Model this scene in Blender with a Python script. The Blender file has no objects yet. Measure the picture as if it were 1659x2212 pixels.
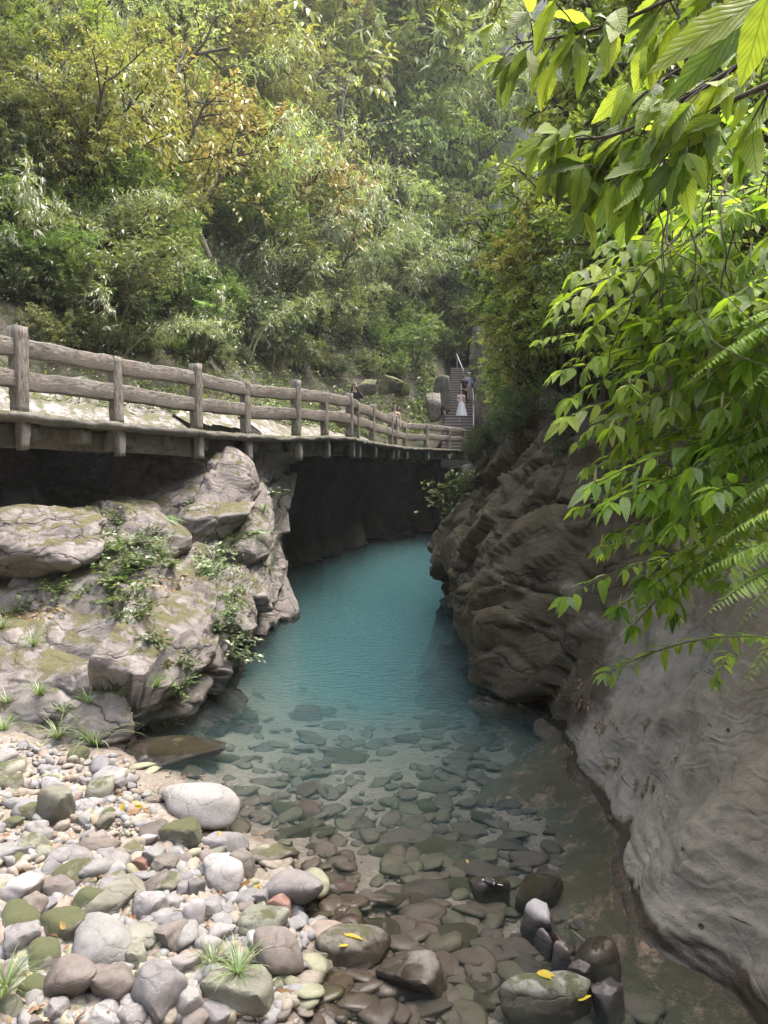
import bpy, math, random
import numpy as np
from mathutils import Vector, Matrix, Euler

# ------------------------------------------------------------------ scene, camera, light
S = bpy.context.scene
COL = S.collection
CAM_Z = 2.8
F_PX, CX, CY = 1534.0, 829.5, 1106.0          # photograph measured on a 1659 x 2212 grid
PITCH = math.radians(2.8)
cam_d = bpy.data.cameras.new('camera')
cam = bpy.data.objects.new('camera', cam_d); COL.objects.link(cam)
cam.location = (0, 0, CAM_Z)
cam.rotation_euler = (math.radians(90) - PITCH, 0, 0)
cam_d.sensor_fit = 'VERTICAL'; cam_d.sensor_height = 24.0
cam_d.lens = 24.0 * F_PX / 2212.0
cam_d.clip_start = 0.05; cam_d.clip_end = 600
S.camera = cam
SUN_EL, SUN_AZ = math.radians(70), math.radians(70)   # azimuth from +Y, positive towards +X
w = bpy.data.worlds.new('World'); S.world = w; w.use_nodes = True
nt = w.node_tree; nt.nodes.clear()
sky = nt.nodes.new('ShaderNodeTexSky'); sky.sky_type = 'NISHITA'; sky.sun_disc = False
sky.sun_elevation = SUN_EL; sky.sun_rotation = SUN_AZ
sky.air_density = 1.6; sky.dust_density = 6.0; sky.ozone_density = 0.6
bg = nt.nodes.new('ShaderNodeBackground'); bg.inputs['Strength'].default_value = 0.15
ow = nt.nodes.new('ShaderNodeOutputWorld')
nt.links.new(sky.outputs[0], bg.inputs[0]); nt.links.new(bg.outputs[0], ow.inputs[0])
sd = bpy.data.lights.new('sun', 'SUN'); sd.energy = 1.05; sd.angle = math.radians(34); sd.color = (1.0, 0.985, 0.965)
sun = bpy.data.objects.new('sun', sd); COL.objects.link(sun)
dv = Vector((math.sin(SUN_AZ) * math.cos(SUN_EL), math.cos(SUN_AZ) * math.cos(SUN_EL), math.sin(SUN_EL)))
sun.rotation_euler = dv.to_track_quat('Z', 'Y').to_euler()
sun.location = (0, 0, 40)
S.view_settings.view_transform = 'Standard'
S.view_settings.look = 'None'
S.view_settings.exposure = 2.2
S.view_settings.gamma = 1.0
S.render.engine = 'CYCLES'
S.cycles.max_bounces = 7; S.cycles.diffuse_bounces = 3; S.cycles.glossy_bounces = 2
S.cycles.transmission_bounces = 4; S.cycles.transparent_max_bounces = 12; S.cycles.volume_bounces = 1
S.cycles.use_denoising = True
S.cycles.sample_clamp_indirect = 4.0
S.cycles.caustics_reflective = False; S.cycles.caustics_refractive = False

RNG = np.random.default_rng(7)
random.seed(7)

# ------------------------------------------------------------------ image grid <-> world
_fw = np.array([0, math.cos(PITCH), -math.sin(PITCH)]); _up = np.array([0, math.sin(PITCH), math.cos(PITCH)])
def ray(px, py):
    return np.array([1., 0, 0]) * (px - CX) / F_PX + _fw + _up * (CY - py) / F_PX
def D(px, py, Y):                      # point on the sight line at world depth Y
    r = ray(px, py); return np.array([0, 0, CAM_Z]) + r * (Y / r[1])
def G(px, py, z=0.0):                  # point on the sight line at world height z
    r = ray(px, py); return np.array([0, 0, CAM_Z]) + r * ((z - CAM_Z) / r[2])
def SC(px, Y): return px * Y / F_PX    # image length -> metres at depth Y

# ------------------------------------------------------------------ numpy noise
def _h(ix, iy, iz, s=0):
    n = (ix * 374761393 + iy * 668265263 + iz * 1442695041 + s * 974634777) & 0xFFFFFFFF
    n = ((n ^ (n >> 13)) * 1274126177) & 0xFFFFFFFF
    n = ((n ^ (n >> 16)) * 2246822519) & 0xFFFFFFFF
    return ((n ^ (n >> 15)) & 0xFFFFFF) / float(0xFFFFFF)
def vnoise(P, s=0):
    P = np.asarray(P, float); I = np.floor(P).astype(np.int64); f = P - I
    f = f * f * f * (f * (f * 6 - 15) + 10); r = 0
    for a in (0, 1):
        for b in (0, 1):
            for c in (0, 1):
                wgt = (f[:, 0] if a else 1 - f[:, 0]) * (f[:, 1] if b else 1 - f[:, 1]) * (f[:, 2] if c else 1 - f[:, 2])
                r = r + wgt * _h(I[:, 0] + a, I[:, 1] + b, I[:, 2] + c, s)
    return r * 2 - 1
def fbm(P, o=4, s=0, ridged=False):
    r = 0; a = 1.0; t = 0; P = np.asarray(P, float)
    for k in range(o):
        n = vnoise(P * (2.03 ** k) + 17.3 * k, s + k)
        r = r + a * ((1 - 2 * abs(n)) if ridged else n); t += a; a *= 0.5
    return r / t
def worley(P, s=0):
    P = np.asarray(P, float); I = np.floor(P).astype(np.int64)
    f1 = np.full(len(P), 9.); f2 = np.full(len(P), 9.); cid = np.zeros(len(P))
    for a in (-1, 0, 1):
        for b in (-1, 0, 1):
            for c in (-1, 0, 1):
                J = I + np.array([a, b, c])
                q = np.stack([_h(J[:, 0], J[:, 1], J[:, 2], s + k) for k in (1, 2, 3)], 1) + J
                d = np.linalg.norm(q - P, axis=1); c_ = _h(J[:, 0], J[:, 1], J[:, 2], s + 9)
                m = d < f1
                f2 = np.where(m, f1, np.minimum(f2, d)); cid = np.where(m, c_, cid); f1 = np.where(m, d, f1)
    return f1, f2, cid
def facets(P, s=0, tilt=1.):
    """blocky displacement: every Voronoi block gets its own height and its own tilted face; returns (disp, edge)"""
    P = np.asarray(P, float); I = np.floor(P).astype(np.int64); f1 = np.full(len(P), 9.); f2 = f1.copy(); out = np.zeros(len(P))
    for a in (-1, 0, 1):
        for b in (-1, 0, 1):
            for c in (-1, 0, 1):
                J = I + np.array([a, b, c]); h = lambda k: _h(J[:, 0], J[:, 1], J[:, 2], s + k)
                v = P - (np.stack([h(1), h(2), h(3)], 1) + J); d = np.linalg.norm(v, axis=1)
                val = (h(4) - .5) + tilt * ((h(5) - .5) * v[:, 0] + (h(6) - .5) * v[:, 1] + (h(7) - .5) * v[:, 2]) * 1.6
                m = d < f1; f2 = np.where(m, f1, np.minimum(f2, d)); out = np.where(m, val, out); f1 = np.where(m, d, f1)
    return out, f2 - f1
def sstep(a, b, x):
    t = np.clip((x - a) / (b - a), 0, 1); return t * t * (3 - 2 * t)

# ------------------------------------------------------------------ mesh helpers
def mk(name, V, Fs, smooth=True, uv=None, midx=None):
    """V (n,3); Fs: array or list of arrays of faces (k,3) / (k,4)."""
    if not isinstance(Fs, (list, tuple)): Fs = [Fs]
    Fs = [np.asarray(f, dtype=np.int64) for f in Fs if len(f)]
    me = bpy.data.meshes.new(name); V = np.asarray(V, dtype=np.float32)
    loops = np.concatenate([f.ravel() for f in Fs]); sizes = np.concatenate([np.full(len(f), f.shape[1]) for f in Fs])
    me.vertices.add(len(V)); me.vertices.foreach_set('co', V.ravel())
    me.loops.add(len(loops)); me.loops.foreach_set('vertex_index', loops.astype(np.int32))
    me.polygons.add(len(sizes)); st = np.concatenate([[0], np.cumsum(sizes)[:-1]])
    me.polygons.foreach_set('loop_start', st.astype(np.int32))
    me.polygons.foreach_set('use_smooth', np.full(len(sizes), smooth))
    if midx is not None: me.polygons.foreach_set('material_index', np.asarray(midx, dtype=np.int32))
    if uv is not None:
        l = me.uv_layers.new(name='UVMap'); l.data.foreach_set('uv', np.asarray(uv, np.float32)[loops].ravel())
    me.update(calc_edges=True); me.validate()
    return me
def obj(name, me, mats, parent=None, loc=None, rot=None, scale=None):
    o = bpy.data.objects.new(name, me); COL.objects.link(o)
    if mats is not None and not me.materials:
        for m in (mats if isinstance(mats, (list, tuple)) else [mats]): me.materials.append(m)
    if parent is not None: o.parent = parent
    if loc is not None: o.location = [float(v) for v in loc]
    if rot is not None: o.rotation_euler = [float(v) for v in rot]
    if scale is not None: o.scale = [float(v) for v in scale] if hasattr(scale, '__len__') else [float(scale)] * 3
    return o
def tag(o, label=None, cat=None, group=None, kind=None):
    if label: o['label'] = label
    if cat: o['category'] = cat
    if group: o['group'] = group
    if kind: o['kind'] = kind
    return o
def thing(name, label, cat, loc=(0, 0, 0), rot=None, group=None, scale=None):
    o = bpy.data.objects.new(name, None); COL.objects.link(o)
    o.location = [float(v) for v in loc]; o.empty_display_size = 0.1
    if rot is not None: o.rotation_euler = [float(v) for v in rot]
    if scale is not None: o.scale = [float(v) for v in scale] if hasattr(scale, '__len__') else [float(scale)] * 3
    return tag(o, label, cat, group)
def copy_tree(o, parent=None):
    c = o.copy(); COL.objects.link(c); c.parent = parent
    for ch in o.children: copy_tree(ch, c)
    return c
def nrm(v):
    v = np.asarray(v, float); return v / (np.linalg.norm(v, axis=-1, keepdims=True) + 1e-12)
def grid_faces(n, m, off=0):
    i = np.arange(n - 1)[:, None] * m + np.arange(m - 1)[None, :]
    return np.stack([i, i + 1, i + m + 1, i + m], -1).reshape(-1, 4) + off
def grid_normals(P):
    du = np.gradient(P, axis=0); dv_ = np.gradient(P, axis=1); return nrm(np.cross(du, dv_))
def resample(C, n, m):
    """Catmull-Rom resampling of a control grid (a,b,3)."""
    def cr(A, k):
        a = A.shape[0]; t = np.linspace(0, a - 1, k); i = np.minimum(t.astype(int), a - 2); f = (t - i).reshape(-1, *([1] * (A.ndim - 1)))
        p0 = A[np.maximum(i - 1, 0)]; p1 = A[i]; p2 = A[i + 1]; p3 = A[np.minimum(i + 2, a - 1)]
        return 0.5 * (2 * p1 + (p2 - p0) * f + (2 * p0 - 5 * p1 + 4 * p2 - p3) * f * f + (3 * p1 - p0 - 3 * p2 + p3) * f ** 3)
    X = cr(np.asarray(C, float), n); return np.swapaxes(cr(np.swapaxes(X, 0, 1), m), 0, 1)

class Tubes:
    def __init__(s): s.V = []; s.F = []; s.n = 0
    def add(s, pts, rad, k=5):
        pts = np.asarray(pts, float); n = len(pts); rad = np.broadcast_to(np.asarray(rad, float), (n,))
        t = nrm(np.gradient(pts, axis=0)); a = np.array([0.31, 0.17, 0.93]) if abs(t[0][2]) < .9 else np.array([.9, .2, .1])
        u = nrm(np.cross(t, a)); v = np.cross(t, u)
        an = np.linspace(0, 2 * np.pi, k, endpoint=False)
        ring = pts[:, None] + rad[:, None, None] * (np.cos(an)[None, :, None] * u[:, None] + np.sin(an)[None, :, None] * v[:, None])
        s.V.append(ring.reshape(-1, 3))
        i = np.arange(n - 1)[:, None] * k + np.arange(k)[None]; j = np.arange(n - 1)[:, None] * k + (np.arange(k)[None] + 1) % k
        s.F.append(np.stack([i, j, j + k, i + k], -1).reshape(-1, 4) + s.n); s.n += n * k
    def mesh(s, name): return mk(name, np.concatenate(s.V), np.concatenate(s.F))

class Leaves:
    """collects leaves: position, direction, up, length, width"""
    def __init__(s): s.a = []
    def add(s, p, d, u, L, W): s.a.append((*p, *d, *u, L, W))
    def addn(s, A): s.a += [tuple(r) for r in A]
    def mesh(s, name, style='quad', droop=.25, fold=.18):
        A = np.array(s.a, float); P = A[:, :3]; d = nrm(A[:, 3:6]); u = A[:, 6:9]; L = A[:, 9:10]; W = A[:, 10:11]
        side = nrm(np.cross(d, u)); u = np.cross(side, d)
        if style == 'quad':
            m = P + d * L * .45
            V = np.stack([P, m - side * W * .5 + u * W * fold, P + d * L - u * L * droop, m + side * W * .5 + u * W * fold], 1)
            F = np.arange(len(P))[:, None] * 4 + np.arange(4)[None]
            return mk(name, V.reshape(-1, 3), F, smooth=False)
        ts = [.28, .62]; hw = [.5, .4]; rows = [P]
        for t, h_ in zip(ts, hw):
            c = P + d * L * t - u * L * droop * t * t
            rows += [c - side * W * h_ + u * W * fold, c, c + side * W * h_ + u * W * fold]
        rows.append(P + d * L - u * L * droop)
        V = np.stack(rows, 1); b = np.arange(len(P))[:, None] * 8
        tri = np.concatenate([b + np.array([[0, 1, 2]]), b + np.array([[0, 2, 3]]), b + np.array([[4, 7, 5]]), b + np.array([[5, 7, 6]])])
        quad = np.concatenate([b + np.array([[1, 4, 5, 2]]), b + np.array([[2, 5, 6, 3]])])
        return mk(name, V.reshape(-1, 3), [tri, quad], smooth=True)

# ------------------------------------------------------------------ materials
class NT:
    def __init__(s, name):
        s.m = bpy.data.materials.new(name); s.m.use_nodes = True; s.t = s.m.node_tree; s.t.nodes.clear()
        s.out = s.t.nodes.new('ShaderNodeOutputMaterial')
    def n(s, typ, **k):
        nd = s.t.nodes.new('ShaderNode' + typ)
        for a, b in k.items(): setattr(nd, a, b)
        return nd
    def L(s, a, b): s.t.links.new(a, b)
    def set(s, sock, v):
        if isinstance(v, bpy.types.NodeSocket): s.L(v, sock)
        elif v is not None:
            if hasattr(v, '__len__') and len(v) == 3 and sock.type == 'RGBA': v = (*v, 1)
            sock.default_value = v
    def math(s, op, a, b=None, clamp=False):
        nd = s.n('Math', operation=op, use_clamp=clamp); s.set(nd.inputs[0], a); s.set(nd.inputs[1], b); return nd.outputs[0]
    def mix(s, f, a, b, mode='MIX'):
        nd = s.n('Mix', data_type='RGBA', blend_type=mode); s.set(nd.inputs[0], f); s.set(nd.inputs[6], a); s.set(nd.inputs[7], b); return nd.outputs[2]
    def ramp(s, f, pts, interp='LINEAR'):
        nd = s.n('ValToRGB'); nd.color_ramp.interpolation = interp; e = nd.color_ramp.elements
        while len(e) < len(pts): e.new(0.5)
        for el, (p, c) in zip(e, pts):
            el.position = p; el.color = (*c, 1) if hasattr(c, '__len__') else (c, c, c, 1)
        s.set(nd.inputs[0], f); return nd.outputs[0]
    def noise(s, vec, scale, detail=4, rough=.55, dist=0., out=0):
        nd = s.n('TexNoise'); s.set(nd.inputs['Vector'], vec)
        nd.inputs['Scale'].default_value = scale; nd.inputs['Detail'].default_value = detail
        nd.inputs['Roughness'].default_value = rough; nd.inputs['Distortion'].default_value = dist
        return nd.outputs[out]
    def voro(s, vec, scale, feature='F1', out='Distance', rnd=1.):
        nd = s.n('TexVoronoi', feature=feature); s.set(nd.inputs['Vector'], vec); nd.inputs['Scale'].default_value = scale
        nd.inputs['Randomness'].default_value = rnd
        return nd.outputs[out]
    def bump(s, h, strength=.5, dist=.02, normal=None):
        nd = s.n('Bump'); s.set(nd.inputs['Height'], h); nd.inputs['Strength'].default_value = strength
        nd.inputs['Distance'].default_value = dist
        if normal is not None: s.L(normal, nd.inputs['Normal'])
        return nd.outputs[0]
    def bsdf(s, color, rough=.8, normal=None, spec=None, **k):
        nd = s.n('BsdfPrincipled'); s.set(nd.inputs['Base Color'], color); s.set(nd.inputs['Roughness'], rough)
        if normal is not None: s.L(normal, nd.inputs['Normal'])
        if spec is not None: s.set(nd.inputs['Specular IOR Level'], spec)
        for a, b in k.items(): s.set(nd.inputs[a.replace('_', ' ')], b)
        return nd.outputs[0]
    def done(s, sh): s.L(sh, s.out.inputs['Surface']); return s.m

def simple(name, col, rough=.7, bump=0, bscale=30, var=.15):
    t = NT(name); co = t.n('TexCoord').outputs['Object']
    n = t.noise(co, bscale, 5)
    c = t.mix(t.math('MULTIPLY', n, var * 2), col, tuple(v * .55 for v in col))
    return t.done(t.bsdf(c, rough, t.bump(n, bump, .01) if bump else None))

def rock_mat(name, cols, moss=0.0, moss_col=(.10, .13, .03), scale=1.0, wet=True, crack=.4, crack_scale=2.0, crackcol=.35,
             strat=0.0, speck=.3, grain=1.0, wetline=.03, instanced=False, mossz=.35, cols2=None, wetamp=.10, dashes=0.):
    t = NT(name); tc = t.n('TexCoord'); geo = t.n('NewGeometry')
    co = tc.outputs['Object']
    oi = t.n('ObjectInfo')
    if instanced:
        va = t.n('VectorMath', operation='ADD'); t.L(geo.outputs['Position'], va.inputs[0])
        mu = t.math('MULTIPLY', oi.outputs['Random'], 37.0); t.L(mu, va.inputs[1]); co = va.outputs[0]
    big = t.noise(co, 1.1 * scale, 5, .6, .6); med = t.noise(co, 5.5 * scale, 6, .65, .4); fine = t.noise(co, 38 * scale, 4, .7)
    c = t.ramp(t.math('ADD', t.math('MULTIPLY', big, .6), t.math('MULTIPLY', med, .4)),
               [(.28, cols[0]), (.46, cols[1]), (.6, cols[2]), (.75, cols[3 % len(cols)])])
    at = None
    if cols2:
        at = t.n('Attribute', attribute_name='clean').outputs['Fac']; mxv = t.math('ADD', t.math('MULTIPLY', big, .6), t.math('MULTIPLY', med, .4))
        at = t.ramp(t.math('ADD', at, t.math('MULTIPLY', t.math('SUBTRACT', t.noise(co, 2.2, 5, .65), .5), .9)), [(.38, 0.), (.62, 1.)])
        c = t.mix(at, c, t.ramp(mxv, [(.28, cols2[0]), (.46, cols2[1]), (.6, cols2[2]), (.75, cols2[3])]))
        st_ = t.n('Mapping'); t.L(co, st_.inputs[0]); st_.inputs['Rotation'].default_value = (.5, .1, 0); st_.inputs['Scale'].default_value = (2.2, 2.6, .45)
        c = t.mix(t.math('MULTIPLY', t.ramp(t.noise(st_.outputs[0], 2.4, 5, .7), [(.5, 0.), (.7, .5)]), at), c, (.10, .097, .088))
    if instanced:
        c = t.mix(1.0, c, t.ramp(oi.outputs['Random'], [(0, (.62, .60, .58)), (.2, (1.03, 1.0, 1.01)), (.4, (.78, .80, .76)), (.6, (1.16, 1.14, 1.14)), (.78, (.90, .85, .81)), (1, (.74, .74, .78))]), 'MULTIPLY')
    # pale lichen specks and dark pits
    sp = t.ramp(t.noise(co, 16 * scale, 3, .8), [(.60, 0.), (.68, 1.)])
    c = t.mix(t.math('MULTIPLY', sp, speck), c, tuple(min(.62, v * 1.7 + .05) for v in cols[2]))
    pit = t.ramp(t.noise(co, 9 * scale, 5, .85), [(.30, 1.), (.40, 0.)])
    c = t.mix(t.math('MULTIPLY', pit, .55), c, tuple(v * .35 for v in cols[0]))
    # cracks
    wv = t.n('VectorMath', operation='ADD'); t.L(co, wv.inputs[0])
    nv = t.noise(co, 1.7 * scale, 3, .6, 0, out=1); sc_ = t.n('VectorMath', operation='SCALE'); t.L(nv, sc_.inputs[0]); sc_.inputs['Scale'].default_value = .55 / scale
    t.L(sc_.outputs[0], wv.inputs[1])
    mp = t.n('Mapping'); t.L(wv.outputs[0], mp.inputs[0]); mp.inputs['Rotation'].default_value = (.35, .25, .2); mp.inputs['Scale'].default_value = (.55, .8, 1.5)
    ck = t.ramp(t.voro(mp.outputs[0], crack_scale, 'DISTANCE_TO_EDGE'), [(0, 0.), (.025, .75), (.08, 1.)])
    gate = t.ramp(t.noise(co, .9 * scale, 2), [(.42, 0.), (.56, 1.)])
    if at is not None: gate = t.math('MULTIPLY', gate, t.math('SUBTRACT', 1.0, t.math('MULTIPLY', at, .85)))
    ckm = t.math('MULTIPLY', t.math('SUBTRACT', 1.0, ck), t.math('MULTIPLY', gate, crackcol))
    c = t.mix(ckm, c, tuple(v * .15 for v in cols[0]))
    h = t.math('ADD', t.math('MULTIPLY', med, .6), t.math('MULTIPLY', fine, .22 * grain))
    h = t.math('ADD', h, t.math('MULTIPLY', t.math('MULTIPLY', ck, gate), crack))
    if strat:
        wa = t.n('TexWave', wave_type='BANDS', bands_direction='Z'); t.L(mp.outputs[0], wa.inputs[0]); wa.inputs['Scale'].default_value = 2.6
        wa.inputs['Distortion'].default_value = 7; wa.inputs['Detail'].default_value = 4; wa.inputs['Detail Scale'].default_value = 1.4
        h = t.math('ADD', h, t.math('MULTIPLY', wa.outputs['Fac'], strat))
        c = t.mix(t.math('MULTIPLY', wa.outputs['Fac'], strat * .35), c, tuple(v * .55 for v in cols[0]))
    if dashes:                                            # short dark fissures
        dm = t.n('Mapping'); t.L(co, dm.inputs[0]); dm.inputs['Rotation'].default_value = (.75, -.1, .1); dm.inputs['Scale'].default_value = (.8, .7, 11.)
        ds = t.ramp(t.noise(dm.outputs[0], 2.0, 5, .75), [(.635, 0.), (.665, 1.)]); ds = t.math('MULTIPLY', ds, t.ramp(t.noise(co, 1.3, 2), [(.42, 0.), (.52, 1.)]))
        c = t.mix(t.math('MULTIPLY', ds, dashes), c, (.02, .018, .015)); h = t.math('SUBTRACT', h, t.math('MULTIPLY', ds, 1.2))
        pt = t.ramp(t.voro(co, 3.1, 'F1', 'Distance'), [(.035, 1.), (.06, 0.)]); c = t.mix(t.math('MULTIPLY', pt, .8), c, (.03, .025, .02)); h = t.math('SUBTRACT', h, pt)
    rough = .82
    sep = t.n('SeparateXYZ'); t.L(geo.outputs['Position'], sep.inputs[0])
    if moss:
        sn = t.n('SeparateXYZ'); t.L(geo.outputs['Normal'], sn.inputs[0])
        mn = t.noise(co, 2.6 * scale, 7, .75, .3)
        f = t.math('ADD', t.math('MULTIPLY', sn.outputs['Z'], mossz), mn)
        if instanced: f = t.math('ADD', f, t.math('MULTIPLY', t.math('SUBTRACT', oi.outputs['Random'], .5), .5))
        f = t.ramp(f, [(.80 - moss * .35, 0.), (.90 - moss * .35, 1.)])
        mfine = t.noise(co, 60 * scale, 3, .8)
        mc = t.mix(mfine, tuple(v * .45 for v in moss_col), tuple(v * 1.7 for v in moss_col))
        f = t.math('MULTIPLY', f, t.math('SUBTRACT', 1.0, at)) if at is not None else f
        c = t.mix(t.math('MULTIPLY', f, .88), c, mc)
        h = t.math('ADD', h, t.math('MULTIPLY', f, t.math('MULTIPLY', mfine, 1.2)))
    if wet:
        zz = t.math('ADD', sep.outputs['Z'], t.math('MULTIPLY', t.math('SUBTRACT', t.noise(co, 6 if wetamp < .2 else 2.2, 3), .5), wetamp))
        wf = t.ramp(zz, [(max(0., wetline), 1.), (wetline + .035, 0.)])
        c = t.mix(wf, c, t.mix(1.0, c, (.26, .23, .21), 'MULTIPLY'))
        rough = t.mix(wf, (.82,) * 3, (.16,) * 3); rough = t.mix(t.ramp(t.math('ADD', sep.outputs['Z'], .05), [(.0, 1.), (.035, 0.)]), rough, (.7,) * 3)
    return t.done(t.bsdf(c, rough, t.bump(h, .75, .035 / max(scale, .6)), .35))

def leaf_mat(name, cols, rough=.42, trans=.38, tcol=None, spec=.5, objvar=.25, vein=False, spots=0):
    """colour differs from leaf to leaf; light passes through the blade"""
    t = NT(name); geo = t.n('NewGeometry'); oi = t.n('ObjectInfo')
    r = geo.outputs['Random Per Island']
    k = len(cols); c = t.ramp(r, [(i / (k - 1), cols[i]) for i in range(k)])
    v = t.math('ADD', 1 - objvar, t.math('MULTIPLY', oi.outputs['Random'], 2 * objvar))
    hs = t.n('HueSaturation'); t.L(c, hs.inputs['Color']); t.L(v, hs.inputs['Value'])
    hue = t.math('ADD', .485, t.math('MULTIPLY', oi.outputs['Random'], .03)); t.L(hue, hs.inputs['Hue']); c = hs.outputs[0]
    nrmsock = None
    if vein:
        uv = t.n('UVMap').outputs[0]; s = t.n('SeparateXYZ'); t.L(uv, s.inputs[0])
        ax = t.math('ABSOLUTE', t.math('SUBTRACT', s.outputs[0], .5))          # distance from midrib
        ph = t.math('SUBTRACT', t.math('MULTIPLY', s.outputs[1], 9.0), t.math('MULTIPLY', ax, 7.0))
        fr = t.math('ABSOLUTE', t.math('SUBTRACT', t.math('FRACT', ph), .5))
        lat = t.ramp(fr, [(0, 1.), (.07, 1.), (.16, 0.)]); mid = t.ramp(ax, [(0, 1.), (.018, 1.), (.04, 0.)])
        net = t.ramp(t.voro(uv, 26, 'DISTANCE_TO_EDGE'), [(0, 1.), (.09, 0.)])
        ve = t.math('MAXIMUM', t.math('MAXIMUM', t.math('MULTIPLY', lat, .75), mid), t.math('MULTIPLY', net, .28))
        dk = t.mix(1.0, c, (.45, .55, .4), 'MULTIPLY')
        c = t.mix(t.math('MULTIPLY', ve, .8), c, dk)
        if spots:
            co = t.n('TexCoord').outputs['Object']
            sp = t.ramp(t.noise(co, 26, 3, .6), [(.66, 0.), (.70, 1.)])
            c = t.mix(t.math('MULTIPLY', sp, spots), c, (.07, .035, .012))
        hgt = t.math('SUBTRACT', t.math('MULTIPLY', fr, 1.2), ve)
        nrmsock = t.bump(hgt, .55, .004)
    b = t.bsdf(c, rough, nrmsock, spec)
    tr = t.n('BsdfTranslucent')
    t.L(t.mix(1.0, c, tcol or (1.25, 1.45, .5), 'MULTIPLY'), tr.inputs[0])
    mx = t.n('MixShader'); mx.inputs[0].default_value = trans; t.L(b, mx.inputs[1]); t.L(tr.outputs[0], mx.inputs[2])
    return t.done(mx.outputs[0])

def bark_mat(name, c1, c2, scale=1.):
    t = NT(name); co = t.n('TexCoord').outputs['Object']
    mp = t.n('Mapping'); t.L(co, mp.inputs[0]); mp.inputs['Scale'].default_value = (6 * scale, 6 * scale, 1.2 * scale)
    n = t.noise(mp.outputs[0], 4, 6, .7, .8)
    return t.done(t.bsdf(t.ramp(n, [(.3, c1), (.7, c2)]), .9, t.bump(n, .6, .02)))

M = {}
M['bank'] = rock_mat('limestone_left_bank', [(0.103, 0.093, 0.084), (0.218, 0.196, 0.186), (0.283, 0.259, 0.246), (0.232, 0.210, 0.205)], moss=.16, moss_col=(.12, .115, .045),
                     scale=1.1, crack=.9, crack_scale=2.0, crackcol=.7, strat=.14, speck=.35, wetline=.05)
M['cave'] = rock_mat('shade_toned_cave_rock', [(0.013, 0.012, 0.010), (0.023, 0.021, 0.020), (0.031, 0.029, 0.027), (0.021, 0.019, 0.018)], moss=0, scale=.5, crack=.6, strat=.1, wetline=.05)  # near-black rock colour, part of the cave's shade is put into it
M['rwall'] = rock_mat('dark_mossy_wall', [(0.035, 0.028, 0.017), (0.075, 0.061, 0.040), (0.104, 0.086, 0.056), (0.075, 0.061, 0.040)], moss=.40, moss_col=(.085, .075, .032),
                      scale=.9, crack=1.0, crack_scale=1.1, crackcol=.7, strat=.12, speck=.25, wetline=.06, mossz=.2, wetamp=.26, dashes=.9,
                      cols2=[(.135, .118, .092), (.23, .207, .168), (.31, .28, .232), (.235, .21, .17)])
M['slab'] = rock_mat('smooth_water_worn_slab', [(0.184, 0.171, 0.144), (0.313, 0.290, 0.242), (0.387, 0.364, 0.316), (0.325, 0.296, 0.258)], moss=.18, moss_col=(.12, .12, .07),
                     scale=1.1, crack=.22, crack_scale=1.4, crackcol=.35, strat=.12, speck=.2, wetline=.05, grain=.6)
M['shelf'] = rock_mat('wet_brown_shelf', [(.09, .065, .045), (.16, .115, .08), (.36, .25, .165), (.20, .14, .095)], moss=.3, moss_col=(.05, .05, .025), scale=1.6,
                      crack=.6, wet=False, speck=.5)
M['stone'] = rock_mat('pale_river_stone', [(0.129, 0.125, 0.123), (0.220, 0.215, 0.217), (0.272, 0.271, 0.274), (0.239, 0.234, 0.246)], moss=.0, scale=3.2,
                      crack=.35, crack_scale=4, crackcol=.35, instanced=True, speck=.35, mossz=.25)
M['stone_green'] = rock_mat('green_grey_river_stone', [(0.118, 0.114, 0.090), (0.194, 0.194, 0.156), (0.246, 0.246, 0.204), (0.211, 0.211, 0.173)], moss=.10, moss_col=(.085, .095, .04), scale=3.,
                            crack=.35, crack_scale=4, crackcol=.35, instanced=True, mossz=.3)
M['stone_brown'] = rock_mat('brown_river_stone', [(0.091, 0.076, 0.066), (0.166, 0.146, 0.133), (0.218, 0.197, 0.184), (0.158, 0.141, 0.126)], moss=.0, scale=3.4,
                            crack=.3, crack_scale=5, crackcol=.3, instanced=True, speck=.25)
M['stone_red'] = rock_mat('red_brown_river_stone', [(0.112, 0.060, 0.045), (0.196, 0.111, 0.090), (0.238, 0.153, 0.126), (0.168, 0.111, 0.090)], moss=0, scale=3.4, instanced=True)
M['stone_under'] = rock_mat('dark_submerged_stone', [(0.108, 0.094, 0.079), (0.194, 0.173, 0.151), (0.259, 0.238, 0.209), (0.194, 0.176, 0.155)], moss=.12, moss_col=(.10, .10, .04), scale=2.8,
                            crack=.3, crack_scale=4, crackcol=.3, instanced=True, speck=.3, wetline=.05)
M['boulder'] = rock_mat('hill_boulder', [(0.081, 0.074, 0.062), (0.167, 0.155, 0.136), (0.223, 0.205, 0.186), (0.161, 0.149, 0.130)], moss=.5, moss_col=(.12, .14, .05), scale=1.6, instanced=True, wet=False)
M['deck'] = rock_mat('weathered_deck_concrete', [(0.085, 0.080, 0.070), (0.169, 0.160, 0.145), (0.244, 0.230, 0.211), (0.160, 0.150, 0.140)], moss=.35, moss_col=(.09, .10, .04), scale=2.2, wet=False, crackcol=.3, speck=.4)
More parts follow.
